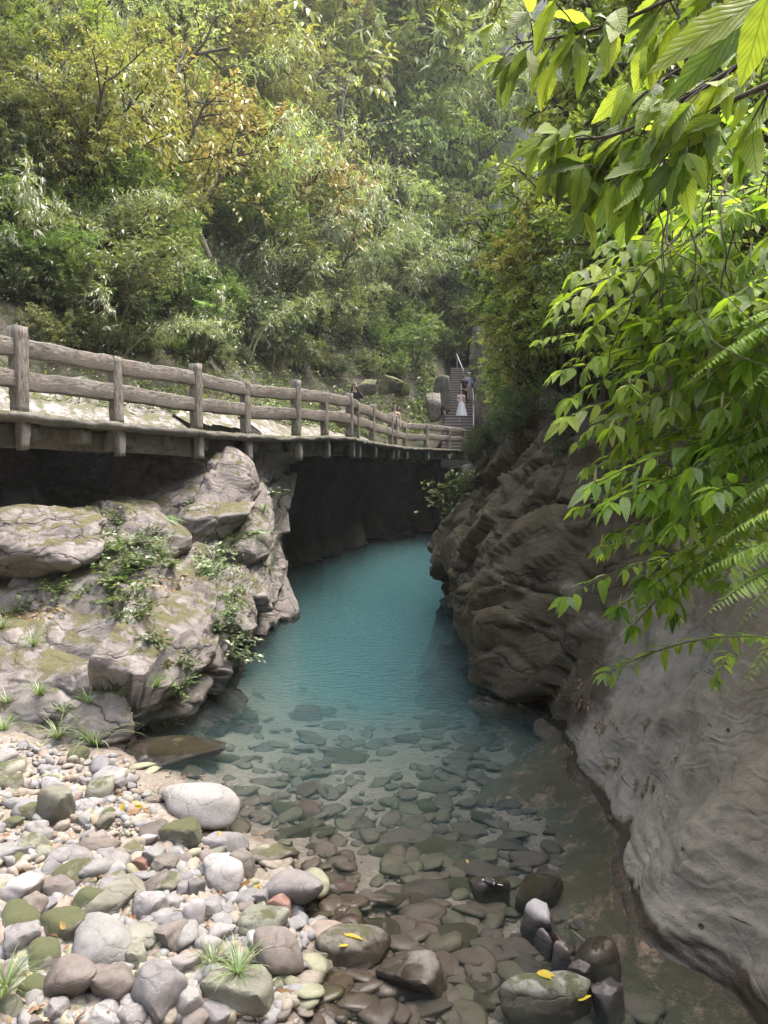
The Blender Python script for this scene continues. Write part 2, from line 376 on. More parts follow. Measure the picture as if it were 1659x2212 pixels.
def wood_rail():
    t = NT('carved_wood_grain_concrete'); co = t.n('TexCoord').outputs['UV']
    mp = t.n('Mapping'); t.L(co, mp.inputs[0]); mp.inputs['Scale'].default_value = (1.5, 9, 1)
    g = t.noise(mp.outputs[0], 3.5, 7, .72, 1.2); oc = t.n('TexCoord').outputs['Object']
    b = t.noise(oc, 3.0, 5, .7); s = t.noise(oc, 14, 4, .7)
    c = t.ramp(g, [(.32, (.03, .026, .022)), (.43, (.13, .115, .098)), (.55, (.27, .245, .215)), (.70, (.46, .43, .40))])
    c = t.mix(t.ramp(b, [(.55, 0.), (.72, .7)]), c, (.20, .12, .06))
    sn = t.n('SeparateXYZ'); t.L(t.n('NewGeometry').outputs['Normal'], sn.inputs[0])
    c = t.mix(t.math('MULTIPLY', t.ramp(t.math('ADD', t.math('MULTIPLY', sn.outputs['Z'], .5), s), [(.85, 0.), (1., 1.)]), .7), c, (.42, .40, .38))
    h = t.math('ADD', g, t.math('MULTIPLY', s, .5))
    return t.done(t.bsdf(c, .85, t.bump(h, .9, .02)))
M['rail'] = wood_rail()
M['soil'] = rock_mat('hillside_soil_and_rock', [(0.028, 0.023, 0.017), (0.055, 0.047, 0.033), (0.077, 0.069, 0.050), (0.050, 0.041, 0.028)], moss=.25, moss_col=(.03, .04, .012), scale=.8, wet=False, crackcol=.2)
M['paleslope'] = rock_mat('pale_rock_slope', [(0.168, 0.149, 0.137), (0.298, 0.267, 0.261), (0.363, 0.329, 0.323), (0.298, 0.261, 0.255)], moss=.16, moss_col=(.10, .11, .045), scale=1.3, wet=False, crack=.9, crack_scale=2.5, crackcol=.6)
M['cliff'] = rock_mat('grey_far_cliff', [(.16, .155, .15), (.27, .265, .265), (.36, .355, .36), (.27, .265, .26)], moss=.35, moss_col=(.09, .12, .05), scale=.25, wet=False, crack=.8, crack_scale=.6, strat=.2)
# bed: sand with small gravel
def bed_mat():
    t = NT('sand_and_gravel_bed'); co = t.n('TexCoord').outputs['Object']; geo = t.n('NewGeometry')
    v = t.n('TexVoronoi', feature='F1'); t.L(co, v.inputs['Vector']); v.inputs['Scale'].default_value = 34
    e = t.voro(co, 34, 'DISTANCE_TO_EDGE')
    col = t.ramp(t.n('SeparateColor').outputs[0], [(0, (.1, .1, .1)), (1, (.3, .3, .3))])
    sc_ = t.n('SeparateColor'); t.L(v.outputs['Color'], sc_.inputs[0])
    col = t.ramp(sc_.outputs[0], [(0, (.16, .13, .11)), (.3, (.30, .25, .21)), (.6, (.36, .33, .31)), (.8, (.22, .17, .14)), (1, (.45, .40, .36))])
    peb = t.ramp(e, [(.02, 0.), (.10, 1.)])
    sand = t.mix(t.noise(co, 160, 3, .8), (.155, .135, .105), (.25, .215, .17))
    c = t.mix(t.math('MULTIPLY', peb, t.ramp(t.noise(co, 2.2, 4), [(.38, .25), (.55, 1.)])), sand, col)
    sep = t.n('SeparateXYZ'); t.L(geo.outputs['Position'], sep.inputs[0])
    wf = t.ramp(sep.outputs['Z'], [(.0, 1.), (.05, 0.)])
    c = t.mix(wf, c, t.mix(1.0, c, (.62, .58, .54), 'MULTIPLY'))
    h = t.math('ADD', t.math('MULTIPLY', peb, .7), t.noise(co, 70, 4, .7))
    return t.done(t.bsdf(c, .75, t.bump(h, .6, .01)))
M['bed'] = bed_mat()
def water_mat():
    t = NT('turquoise_water'); co = t.n('TexCoord').outputs['Object']
    mp = t.n('Mapping'); t.L(co, mp.inputs[0]); mp.inputs['Scale'].default_value = (1.0, 2.2, 1)
    n1 = t.noise(mp.outputs[0], 5.5, 3, .55, .3); n2 = t.noise(mp.outputs[0], 19, 2, .5)
    sep = t.n('SeparateXYZ'); t.L(co, sep.inputs[0])
    amt = t.ramp(t.math('DIVIDE', sep.outputs['Y'], 30.0), [(.12, .04), (.2, .15), (.34, .8), (1, 1.)])
    h = t.math('MULTIPLY', t.math('ADD', n1, t.math('MULTIPLY', n2, .35)), amt)
    nb = t.bump(h, .8, .05)
    fr = t.n('Fresnel'); fr.inputs['IOR'].default_value = 1.33; t.L(nb, fr.inputs['Normal'])
    gl = t.n('BsdfGlossy'); gl.inputs['Roughness'].default_value = .04; t.L(nb, gl.inputs['Normal'])
    tr = t.n('BsdfTransparent'); mx = t.n('MixShader')
    t.L(fr.outputs[0], mx.inputs[0]); t.L(tr.outputs[0], mx.inputs[1]); t.L(gl.outputs[0], mx.inputs[2])
    t.L(mx.outputs[0], t.out.inputs['Surface'])
    vs = t.n('VolumeScatter'); vs.inputs['Color'].default_value = (.55, .95, 1.0, 1); vs.inputs['Density'].default_value = .135; vs.inputs['Anisotropy'].default_value = .1
    va = t.n('VolumeAbsorption'); va.inputs['Color'].default_value = (.22, .68, .72, 1); va.inputs['Density'].default_value = .34
    ad = t.n('AddShader'); t.L(vs.outputs[0], ad.inputs[0]); t.L(va.outputs[0], ad.inputs[1]); t.L(ad.outputs[0], t.out.inputs['Volume'])
    return t.m
M['water'] = water_mat()
M['bark'] = bark_mat('grey_brown_bark', (.035, .028, .02), (.12, .10, .08))
M['twig'] = bark_mat('dry_twig_bark', (.12, .10, .08), (.30, .27, .22))
M['bamboo'] = bark_mat('bamboo_culm', (.10, .12, .05), (.22, .24, .12))
G1 = (.09, .135, .05); G2 = (.135, .19, .07); G3 = (.18, .235, .09); G4 = (.24, .28, .12)
M['lf_dark'] = leaf_mat('dark_glossy_leaf', [(.055, .09, .04), (.08, .12, .05), (.11, .15, .065), (.15, .19, .09)], rough=.28, trans=.22, spec=.9, objvar=.15)
M['lf_green'] = leaf_mat('fresh_green_leaf', [G1, G2, G3, (.21, .27, .11)], rough=.34, trans=.4, spec=.7, objvar=.18)
M['lf_lime'] = leaf_mat('lime_leaf', [(.19, .27, .07), (.27, .34, .09), (.35, .40, .12), (.42, .44, .16)], rough=.4, trans=.42, tcol=(1.15, 1.25, .6), objvar=.15)
M['lf_yellow'] = leaf_mat('yellow_green_leaf', [(.22, .27, .09), (.34, .36, .11), (.46, .42, .12), (.28, .33, .13), (.42, .44, .18)], rough=.34, trans=.36, tcol=(1.1, 1.1, .6), spec=.7, objvar=.15)
M['lf_orange'] = leaf_mat('orange_turning_leaf', [(.30, .31, .11), (.48, .31, .10), (.32, .34, .13), (.52, .39, .14), (.42, .40, .16), (.50, .33, .15)], rough=.34, trans=.32, tcol=(1.05, 1.0, .65), spec=.7, objvar=.15)
M['lf_olive'] = leaf_mat('olive_leaf', [(.14, .165, .08), (.20, .225, .11), (.26, .28, .15), (.33, .34, .20)], rough=.32, trans=.3, spec=.8, objvar=.18)
M['lf_bamboo'] = leaf_mat('pale_bamboo_leaf', [(.26, .30, .18), (.34, .38, .25), (.42, .45, .33), (.50, .51, .42)], rough=.26, trans=.3, spec=1., objvar=.12)
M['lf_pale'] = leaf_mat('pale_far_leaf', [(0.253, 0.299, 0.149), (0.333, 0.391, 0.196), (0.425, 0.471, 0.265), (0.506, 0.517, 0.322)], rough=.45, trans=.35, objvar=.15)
M['lf_dry'] = leaf_mat('dry_straw_leaf', [(.34, .30, .22), (.45, .41, .32), (.54, .51, .43)], rough=.6, trans=.25)
M['lf_fern'] = leaf_mat('fern_pinna', [(.14, .23, .09), (.20, .30, .13), (.27, .36, .18)], rough=.34, trans=.4, spec=.8)
M['lf_rfern'] = leaf_mat('yellow_green_fern_pinna', [(.16, .26, .04), (.22, .32, .06), (.30, .38, .08)], rough=.45, trans=.5)
M['lf_big'] = leaf_mat('broad_ribbed_leaf', [(.10, .19, .04), (.27, .42, .05), (.42, .55, .08), (.34, .47, .08), (.20, .31, .05), (.46, .54, .38)], rough=.30, trans=.58, tcol=(1.3, 1.35, .6), vein=True, objvar=.15, spots=.35)
M['lf_big_spot'] = leaf_mat('spotted_ribbed_leaf', [(.20, .30, .05), (.34, .44, .08), (.44, .52, .10), (.12, .17, .06), (.26, .36, .07)], rough=.40, trans=.55, tcol=(1.25, 1.25, .65), vein=True, spots=.85, objvar=.15)
M['grass'] = leaf_mat('sedge_blade', [(.10, .16, .06), (.17, .25, .10), (.26, .34, .16), (.36, .40, .24)], rough=.35, trans=.3, spec=.7)
M['lf_fallen'] = leaf_mat('fallen_leaf', [(.10, .05, .03), (.20, .10, .05), (.34, .22, .08), (.42, .34, .22)], rough=.5, trans=.15, objvar=.35)
M['lf_fallen_y'] = leaf_mat('fallen_yellow_leaf', [(.50, .38, .03), (.55, .45, .06)], rough=.45, trans=.2, objvar=.2)

# ------------------------------------------------------------------ walkway line (outer edge, where the posts stand): x, y, z of deck top
def W(px, Y, z): p = D(px, 900, Y); return np.array([p[0], Y, z])
POSTS = [  # px, depth, deck z, height, half width
    (-235, 8.3, 3.74, 1.05, .085), (55, 10.0, 3.70, 1.20, .105), (262, 11.35, 3.67, 1.04, .09), (435, 12.9, 3.65, 1.20, .095), (541, 14.2, 3.66, 1.05, .085), (650, 15.6, 3.70, 1.22, .09),
    (711, 17.0, 3.79, 1.03, .085), (764, 18.5, 3.84, 1.14, .09), (779, 19.4, 3.84, 1.0, .085), (812, 22.2, 3.90, 1.16, .09), (851, 26.0, 3.98, 1.12, .09), (861, 26.6, 3.98, 1.12, .09), (880, 30.0, 4.06, 1.0, .09),
    (926, 31.2, 4.08, 1.06, .09), (974, 32.8, 4.10, 1.0, .09), (1006, 34.3, 4.12, 1.0, .09)]
PP = np.array([W(a, b, c) for a, b, c, _, _ in POSTS])
LINE = np.array([(-16, -14, 3.8), (-12.5, -4, 3.8), (-9.6, 3, 3.78)] + [tuple(p) for p in PP] + [(5.0, 37.5, 5.6), (5.3, 42, 8.2), (5.9, 48, 11.4), (6.6, 60, 17)])
SL = np.concatenate([[0], np.cumsum(np.linalg.norm(np.diff(LINE[:, :2], axis=0), axis=1))])
# smoothed copy used for the hill
_ts = np.linspace(0, SL[-1], 140)
HL = np.stack([np.interp(_ts, SL, LINE[:, k]) for k in range(3)], 1)
for _ in range(6): HL[1:-1] = (HL[:-2] + HL[1:-1] * 2 + HL[2:]) / 4
HT = nrm(np.gradient(HL[:, :2], axis=0)); HN = np.stack([-HT[:, 1], HT[:, 0]], 1)     # normal pointing left, into the hill
DECK_W = 1.75
def left_prof(s):     # height above the deck as a function of distance behind the walkway
    s = np.asarray(s, float)
    return np.where(s < 0, 0, np.interp(s, [0, .6, 1.6, 4, 9, 20, 60], [0, .42, 1.0, 3.7, 12, 32, 105]))
def terr_noise(x, y, amp=1.):
    P = np.stack([x * .16, y * .16, np.zeros_like(x)], 1); return fbm(P, 4, 3) * 1.5 * amp
# right wall foot plan
RB = np.array([(2.6, -14), (2.4, -4), (2.15, 1.5), (1.95, 3.0), (1.90, 3.7), (1.62, 4.15), (1.74, 4.9), (1.86, 5.9), (1.92, 7.0), (1.95, 8.0), (1.55, 9.3), (1.38, 10.5), (1.30, 13), (1.36, 15.5), (1.75, 17.2), (2.6, 20), (3.5, 25), (4.3, 30), (5.0, 35), (5.6, 38), (6.4, 45), (6.5, 60)])
RSL = np.concatenate([[0], np.cumsum(np.linalg.norm(np.diff(RB, axis=0), axis=1))])
_tr = np.linspace(0, RSL[-1], 160)
RL = np.stack([np.interp(_tr, RSL, RB[:, k]) for k in range(2)], 1)
RL2 = RL.copy()
for _ in range(30): RL2[1:-1] = (RL2[:-2] + RL2[1:-1] * 2 + RL2[2:]) / 4
RT = nrm(np.gradient(RL2, axis=0)); RN = np.stack([RT[:, 1], -RT[:, 0]], 1)            # pointing right, into the hill
def right_prof(s):
    return np.interp(s, [1.45, 3, 6, 12, 30, 60], [4.0, 6.0, 11.5, 19, 32, 42])
def hillL(x, y):
    x = np.atleast_1d(x).astype(float); y = np.atleast_1d(y).astype(float)
    d2 = (x[:, None] - HL[None, :, 0]) ** 2 + (y[:, None] - HL[None, :, 1]) ** 2; i = d2.argmin(1)
    s = (x - HL[i, 0]) * HN[i, 0] + (y - HL[i, 1]) * HN[i, 1] - DECK_W
    z = HL[i, 2] + left_prof(s) + terr_noise(x, y) * sstep(1, 5, s)
    return np.where(s >= 0, z, -99), s, i
def hillR(x, y):
    x = np.atleast_1d(x).astype(float); y = np.atleast_1d(y).astype(float)
    d2 = (x[:, None] - RL2[None, :, 0]) ** 2 + (y[:, None] - RL2[None, :, 1]) ** 2; i = d2.argmin(1)
    s = (x - RL2[i, 0]) * RN[i, 0] + (y - RL2[i, 1]) * RN[i, 1]
    z = right_prof(s) + terr_noise(x + 50, y) * sstep(1.6, 5, s)
    return np.where(s >= 1.45, z, -99), s, i
def far_z(x, y):
    x = np.atleast_1d(x).astype(float); y = np.atleast_1d(y).astype(float)
    yy = y + .012 * (x - 6) ** 2
    P = np.stack([x * .06, y * .06, np.zeros_like(x)], 1)
    n = fbm(P, 5, 12)
    return 5 + np.interp(yy + n * 9, [52, 62, 80, 130], [0, 18, 55, 150]) + n * 3
def hit(px, py, dmin=9, dmax=110):
    r = ray(px, py); r = r / r[1]; d = np.arange(dmin, dmax, .25)
    x = r[0] * d; z = CAM_Z + r[2] * d
    hl, _, _ = hillL(x, d); hr, _, _ = hillR(x, d); hf = np.where(d > 50, far_z(x, d), -99)
    hh = np.maximum(np.maximum(hl, hr), hf); k = np.argmax(hh > z)
    if not (hh > z).any(): return None
    side = 'L' if hl[k] >= hh[k] else ('R' if hr[k] >= hh[k] else 'F')
    return np.array([x[k], d[k], hh[k]]), side

# left hillside
sv = np.concatenate([np.linspace(-.05, 1.6, 12), np.linspace(1.9, 9, 22), np.linspace(10, 50, 28)])
X = HL[:, None, 0] + HN[:, None, 0] * (sv + DECK_W)[None]; Y_ = HL[:, None, 1] + HN[:, None, 1] * (sv + DECK_W)[None]
nn = terr_noise(X.ravel(), Y_.ravel()).reshape(X.shape) * sstep(1, 5, sv)[None]
Z = HL[:, None, 2] + left_prof(np.maximum(sv, 0))[None] + nn
P3 = np.stack([X, Y_, Z], -1)
P3[..., 2] += (fbm(P3.reshape(-1, 3) * np.array([1.3, 1.3, 1.3]), 4, 5).reshape(X.shape)) * .22 * sstep(0, .6, sv)[None]
P3[:, 0, 2] = HL[:, 2] - .3
V = P3.reshape(-1, 3); Fc = grid_faces(*X.shape)[:, ::-1]
mi = ((np.tile(np.arange(X.shape[1] - 1), X.shape[0] - 1) < 11) & (V[Fc[:, 0], 1] < 31 + 3 * vnoise(V[Fc[:, 0]] * 1.3, 4))).astype(int)
tag(obj('hillside', mk('hillside', V, Fc, midx=mi), [M['soil'], M['paleslope']]), kind='structure')
# unseen sheet under the slope, added to stop light leaking into the walkway recess
X = (HL[:, None, 0] + HN[:, None, 0] * (DECK_W + 5.5)) * np.ones((1, 6)); Y_ = (HL[:, None, 1] + HN[:, None, 1] * (DECK_W + 5.5)) * np.ones((1, 6)); Z = np.linspace(-4, 9, 6)[None] * np.ones((len(HL), 1))
k_ = np.arange(len(HL))[HL[:, 1] < 17]
tag(obj('cliff', mk('light_leak_sheet', np.stack([X, Y_, Z], -1)[k_].reshape(-1, 3), grid_faces(len(k_), 6)), M['cave']), kind='structure')
# right hillside
sv = np.concatenate([np.linspace(1.3, 6, 16), np.linspace(7, 50, 26)])
X = RL2[:, None, 0] + RN[:, None, 0] * sv[None]; Y_ = RL2[:, None, 1] + RN[:, None, 1] * sv[None]
Z = right_prof(sv)[None] + terr_noise(X.ravel() + 50, Y_.ravel()).reshape(X.shape) * sstep(1.6, 5, sv)[None]
P3 = np.stack([X, Y_, Z], -1)
tag(obj('hillside', mk('hillside_right', P3.reshape(-1, 3), grid_faces(*X.shape)), M['soil']), kind='structure')
# far slope with grey rock
xs = np.linspace(-70, 75, 150); ys = np.linspace(50, 120, 110)
X, Y_ = np.meshgrid(xs, ys, indexing='ij'); Z = far_z(X.ravel(), Y_.ravel()).reshape(X.shape)
P3 = np.stack([X, Y_, Z], -1); Nn = grid_normals(P3)
f1, f2, cid = worley(P3.reshape(-1, 3) * np.array([.14, .14, .06]), 4)
P3 = P3 + Nn * ((cid - .5) * 3.0 + fbm(P3.reshape(-1, 3) * .35, 4, 2) * 1.6).reshape(X.shape)[..., None]
tag(obj('mountain', mk('mountain', P3.reshape(-1, 3), grid_faces(*X.shape)), M['cliff']), kind='structure')

# ------------------------------------------------------------------ left bank: rock outcrop in front of the walkway
colsA = [
 [(-700, 985, 12), (-700, 1060, 11), (-700, 1150, 9.6), (-700, 1250, 8.6), (-700, 1330, 7.9), (-700, 1450, 7.2), (-700, 1560, 6.6), (-700, 1640, 6.3), (-700, 1760, 5.9)],
 [(-300, 985, 13.8), (-300, 1060, 12.8), (-300, 1150, 10.2), (-300, 1255, 9.1), (-300, 1330, 8.2), (-300, 1450, 7.5), (-300, 1560, 7.0), (-300, 1635, 6.7), (-300, 1730, 6.3)],
 [(0, 985, 14.2), (0, 1060, 13), (0, 1150, 10.7), (0, 1262, 9.4), (0, 1335, 8.2), (0, 1450, 7.65), (0, 1560, 7.3), (0, 1640, 7.0), (0, 1720, 6.6)],
 [(150, 985, 14.6), (150, 1070, 13.2), (150, 1150, 11), (150, 1240, 9.7), (150, 1325, 8.5), (150, 1450, 7.6), (150, 1560, 7.25), (150, 1640, 7.1), (150, 1720, 6.6)],
 [(300, 985, 13.8), (300, 1080, 12.6), (300, 1160, 11.3), (300, 1240, 10.1), (305, 1315, 9.0), (300, 1440, 7.9), (290, 1540, 7.4), (270, 1630, 7.35), (250, 1720, 6.8)],
 [(420, 985, 14.6), (420, 1055, 13.0), (420, 1150, 11.9), (425, 1230, 10.8), (430, 1310, 9.5), (430, 1420, 8.4), (415, 1520, 7.95), (385, 1595, 8.1), (350, 1690, 7.4)],
 [(500, 985, 15.0), (510, 1040, 13.6), (500, 1150, 12.6), (490, 1240, 11.5), (492, 1320, 10.2), (488, 1410, 9.4), (470, 1490, 9.1), (440, 1560, 9.0), (420, 1620, 8.2)],
 [(570, 985, 15.2), (575, 1060, 14.5), (585, 1140, 13.6), (580, 1220, 12.9), (570, 1300, 12.2), (545, 1375, 11.6), (515, 1425, 11.0), (495, 1465, 10.6), (480, 1520, 9.6)],
 [(630, 985, 15.6), (612, 1060, 15.3), (603, 1140, 14.8), (618, 1220, 14.3), (632, 1290, 14.0), (630, 1335, 13.8), (600, 1372, 13.5), (570, 1400, 12.8), (545, 1440, 12)],
 [(645, 985, 17), (640, 1060, 16.8), (626, 1140, 16.4), (628, 1220, 16.0), (634, 1290, 15.5), (634, 1325, 15.2), (620, 1350, 15.0), (605, 1380, 14.6), (590, 1410, 14)],
 [(560, 985, 19), (560, 1060, 19), (560, 1130, 19), (560, 1200, 19), (560, 1250, 19), (560, 1300, 18.5), (560, 1310, 18), (560, 1330, 18), (560, 1350, 17.5)]]
C = np.array([[D(*q) for q in col] for col in colsA])
C[:, 0, 2] = np.maximum(C[:, 0, 2], 3.35)
B = resample(C, 330, 240)
Nn = grid_normals(B)
if Nn[150, 120, 1] > 0: Nn = -Nn
Q = B.reshape(-1, 3)
Rm = np.array(Euler((.30, -.22, .35)).to_matrix())                    # tilted bedding
q = Q @ Rm
warp = np.stack([fbm(q * .9, 3, 21), fbm(q * .9, 3, 22), fbm(q * .9, 3, 23)], 1) * .35
f1, f2, cid = worley((q + warp) * np.array([.75, .75, 1.9]), 3)
g1, g2, cid2 = worley((q + warp * .6) * np.array([1.8, 1.8, 5.0]), 8)
bd = q[:, 2] * 2.5 + fbm(q * .55, 3, 24) * 1.3; fr_ = bd - np.floor(bd); bid = _h(np.floor(bd).astype(np.int64), np.zeros(len(q), np.int64), np.zeros(len(q), np.int64), 5)
bd2 = q[:, 2] * 7.5 + fbm(q * .9, 3, 25) * 2.2; fr2 = bd2 - np.floor(bd2)
ledge = sstep(-.25, .35, fbm(q * .5, 2, 26)) * .8 + .2
ledge2 = sstep(0, .4, fbm(q * 1.1, 2, 27))
fa, ea = facets((q + warp * .8) * np.array([.85, .75, 1.7]), 13, 1.1); fb, eb = facets((q + warp * .5) * np.array([2.1, 1.8, 4.2]), 17, 1.)
dsp = fa * .46 + fb * .07 * sstep(-.1, .3, fbm(q * .5, 2, 29)) + ledge * ((bid - .5) * .12 + .07 * np.minimum(fr_ / .1, 1)) + fbm(q * .7, 4, 6) * .22
joint = sstep(-.25, .25, fbm(q * .8, 2, 28))
dsp -= .17 * joint * np.exp(-(ea / .05) ** 2) + .07 * joint * np.exp(-(eb / .05) ** 2)
dsp += fbm(q * 5, 4, 9) * .02
dsp = dsp.reshape(330, 240) * (1 - .55 * sstep(.62, .80, np.linspace(0, 1, 330)))[:, None] - .22 * sstep(.62, .80, np.linspace(0, 1, 330))[:, None]; dsp = dsp.ravel()
base_fade = sstep(0, 14, np.arange(240))[None, :] * np.ones((330, 1))
P3 = B + Nn * (dsp.reshape(330, 240) * base_fade)[..., None]
Fc = grid_faces(330, 240)
mb = mk('rock_bank', P3.reshape(-1, 3), Fc)
LEFT_BANK = P3; LEFT_BANK_N = Nn
tag(obj('rock_bank', mb, M['bank']), kind='structure')

# ------------------------------------------------------------------ cave wall under the walkway, its shade deepened in the rock colour
cw = np.array([(-4.5, 15.5), (-3.7, 17.5), (-3.6, 20), (-2.6, 23), (-1.5, 27), (-.4, 30), (.7, 32.2), (1.7, 35), (2.6, 38), (3.3, 41.5), (4.2, 45), (7, 47)])
prof = np.array([(.25, -3.0), (.1, -1.0), (.15, .0), (.45, .7), (.5, 1.6), (.1, 2.6), (-.25, 3.4), (-.6, 4.0)])
tn = nrm(np.gradient(cw, axis=0)); cn = np.stack([-tn[:, 1], tn[:, 0]], 1)
C = np.array([[(cw[i, 0] + cn[i, 0] * a, cw[i, 1] + cn[i, 1] * a, z) for a, z in prof] for i in range(len(cw))])
B = resample(C, 260, 90); Nn = grid_normals(B); Q = B.reshape(-1, 3)
f1, f2, cid = worley(Q * np.array([.7, .5, .32]), 31)
dsp = (cid - .5) * .8 + fbm(Q * np.array([.9, .9, .35]), 5, 32) * .8 - .25 * np.exp(-((f2 - f1) / .06) ** 2)
sgn = 1 if Nn[130, 45, 0] > 0 else -1
P3 = B + sgn * Nn * dsp.reshape(260, 90)[..., None]
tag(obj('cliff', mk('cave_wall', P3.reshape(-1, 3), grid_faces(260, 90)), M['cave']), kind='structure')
# end of the gorge: rubble-filled slot below the steps
C = np.array([[D(a, b, c) for a, b, c in row] for row in [
    [(905, 1000, 43), (905, 1060, 44), (905, 1120, 44), (905, 1160, 44)],
    [(950, 1000, 40), (950, 1060, 43), (950, 1110, 43.5), (950, 1150, 43)],
    [(985, 985, 36), (985, 1050, 38), (985, 1100, 41), (985, 1140, 42)],
    [(1040, 980, 34), (1040, 1050, 35), (1040, 1100, 37), (1040, 1150, 38)]]])
B = resample(C, 70, 60); Nn = grid_normals(B); Q = B.reshape(-1, 3); f1, f2, cid = worley(Q * np.array([.6, .6, 1.1]), 41)
P3 = B + Nn * ((cid - .5) * .9 + fbm(Q, 4, 42) * .4).reshape(70, 60)[..., None]
tag(obj('cliff', mk('gorge_end', P3.reshape(-1, 3), grid_faces(70, 60)), M['bank']), kind='structure')

# ------------------------------------------------------------------ right gorge wall
K = len(RL)
def rprof(yv):
    """offset (into the hill) and height of the wall at plan depth yv"""
    t = sstep(7.0, 9.5, yv)[..., None]
    slab = np.array([(-1.3, -.75), (-.85, -.40), (-.42, -.20), (-.06, -.05), (.05, .08), (.26, .5), (.50, 1.05), (.78, 1.9), (1.05, 2.9), (1.45, 4.1)])
    dark = np.array([(-.55, -2.4), (-.35, -1.2), (-.1, -.5), (.0, -.08), (.02, .10), (-.10, .75), (.12, 1.5), (.50, 2.4), (.95, 3.2), (1.45, 4.1)])
    return slab[None] * (1 - t[..., None]) + dark[None] * t[..., None] if t.ndim > 1 else slab * (1 - t) + dark * t
C = []
yc = RL[:, 1]
for i in range(K):
    t = float(sstep(7.0, 9.8, yc[i]))
    pr = rprof(np.array([yc[i]]))[0]
    row = []
    for j, (a, z) in enumerate(pr):
        k_ = min(1., max(0., z / 3.0)); bx = RL[i] * (1 - k_) + RL2[i] * k_; nb_ = RN[i]
        row.append((bx[0] + nb_[0] * a, bx[1] + nb_[1] * a, z))
    C.append(row)
C = np.array(C)
sel = np.where((yc > -8) & (yc < 52))[0]; C = C[sel]
NU, NV = 620, 230
B = resample(C, NU, NV); Nn = grid_normals(B)
if Nn[NU // 3, NV // 2, 0] > 0: Nn = -Nn
Q = B.reshape(-1, 3); Rm = np.array(Euler((-.55, .15, .2)).to_matrix()); q = Q @ Rm
warp = np.stack([fbm(q * .7, 3, 51), fbm(q * .7, 3, 52), fbm(q * .7, 3, 53)], 1) * .5
f1, f2, cid = worley((q + warp) * np.array([.55, .42, 1.0]), 5)
g1, g2, c2 = worley((q + warp) * np.array([1.5, .9, 3.2]), 6)
rough_amt = sstep(6.8, 9.5, Q[:, 1]); rough_amt = np.maximum(rough_amt, sstep(1.6, 2.6, Q[:, 2]) * .7)
low = 1 - sstep(-.1, .3, Q[:, 2])
# flowing flutes on the slab
fl = fbm(np.stack([Q[:, 0] * .35, Q[:, 1] * 1.5 + Q[:, 2] * .5, Q[:, 2] * .55], 1), 4, 61)
smooth_d = fl * .26 + fbm(q * 1.6, 4, 62) * .05 - .03 * np.exp(-((g2 - g1) / .03) ** 2) * sstep(.1, .5, fbm(q * .8, 2, 66)) 
fa, ea = facets((q + warp) * np.array([.62, .42, .9]), 33, 1.2); fb, eb = facets((q + warp * .6) * np.array([1.6, 1.1, 2.6]), 37, 1.)
rough_d = fa * .40 + fb * .15 + fbm(q * .6, 4, 63) * .26 - .14 * np.exp(-(ea / .035) ** 2) - .06 * np.exp(-(eb / .04) ** 2)
dsp = smooth_d * (1 - rough_amt) + rough_d * rough_amt + fbm(q * 7, 4, 64) * .022 + (1 - rough_amt) * (sstep(.15, .35, fbm(q * np.array([1.2, .8, 3.5]), 4, 68)) * .035)
wl = np.exp(-((Q[:, 2] + .05) / .12) ** 2); dsp = dsp * (1 - .35 * wl)
P3 = B + Nn * dsp.reshape(NU, NV)[..., None]
RIGHT_WALL = P3; RIGHT_WALL_N = Nn
Fc = grid_faces(NU, NV)
cen = P3.reshape(-1, 3)[Fc].mean(1)
edge = fbm(cen * 1.6, 3, 71) * .8
slabm = ((cen[:, 1] + edge + np.maximum(0, cen[:, 2] - 1.6) * 1.6) < 8.3)
mi = np.zeros(len(Fc), int); mi = np.where((cen[:, 2] < -.03 + edge * .02) & (cen[:, 1] < 9.5), 2, mi)
gw = mk('gorge_wall', P3.reshape(-1, 3), Fc, midx=mi); V_ = P3.reshape(-1, 3)
yy = V_[:, 1] + np.maximum(0, V_[:, 2] - 1.5) * 1.9 + fbm(V_ * .8, 3, 71) * 1.3
at_ = gw.attributes.new('clean', 'FLOAT', 'POINT'); at_.data.foreach_set('value', (1 - sstep(6.4, 8.8, yy)).astype(np.float32))
tag(obj('cliff', gw, [M['rwall'], M['slab'], M['shelf']]), kind='structure')

# ------------------------------------------------------------------ stream bed and gravel bank
SHY = [-10, 2, 3.64, 4.65, 5.3, 6.1, 6.8, 7.6, 9]; SHX = [-.3, -.35, -.40, -.35, -.95, -1.75, -2.35, -2.9, -3.2]
def bed_z(x, y):
    xs_ = np.interp(y, SHY, SHX) + .12 * np.sin(y * 5.1) + .08 * np.sin(y * 11)
    a = xs_ - x
    up = np.where(a > 0, .012 + .115 * np.minimum(a, 2.6) * sstep(0, 1, a + .5), 0)
    dn = np.where(a <= 0, -.045 - .085 * np.minimum(-a, 1.6) , 0)
    # small side trickle through the stones
    tr = .10 * np.exp(-((y - (5.35 + .55 * (x + 1.6))) / .13) ** 2) * sstep(-.3, .5, a) * (x > -3.4)
    dn = dn - .05 * sstep(4.4, 6.5, y) * (a <= 0)
    deep = -np.interp(y, [5.4, 7, 8.5, 10, 12, 15, 20], [0, .12, .32, .62, 1.1, 1.9, 2.8])
    side = np.interp(np.abs(x - (-.1 + .0 * y)), [0, 1.2, 2.6], [1, .8, .3])
    return up + dn + np.where(a <= 0, deep * side * sstep(0, .8, -a), deep * .2 * (y > 8)) - tr
ub = np.linspace(-9, 5.5, 300); vb = np.concatenate([np.linspace(-8, 2.2, 25), np.linspace(2.3, 12, 230), np.linspace(12.3, 50, 60)])
X, Y_ = np.meshgrid(ub, vb, indexing='ij'); Z = bed_z(X.ravel(), Y_.ravel())
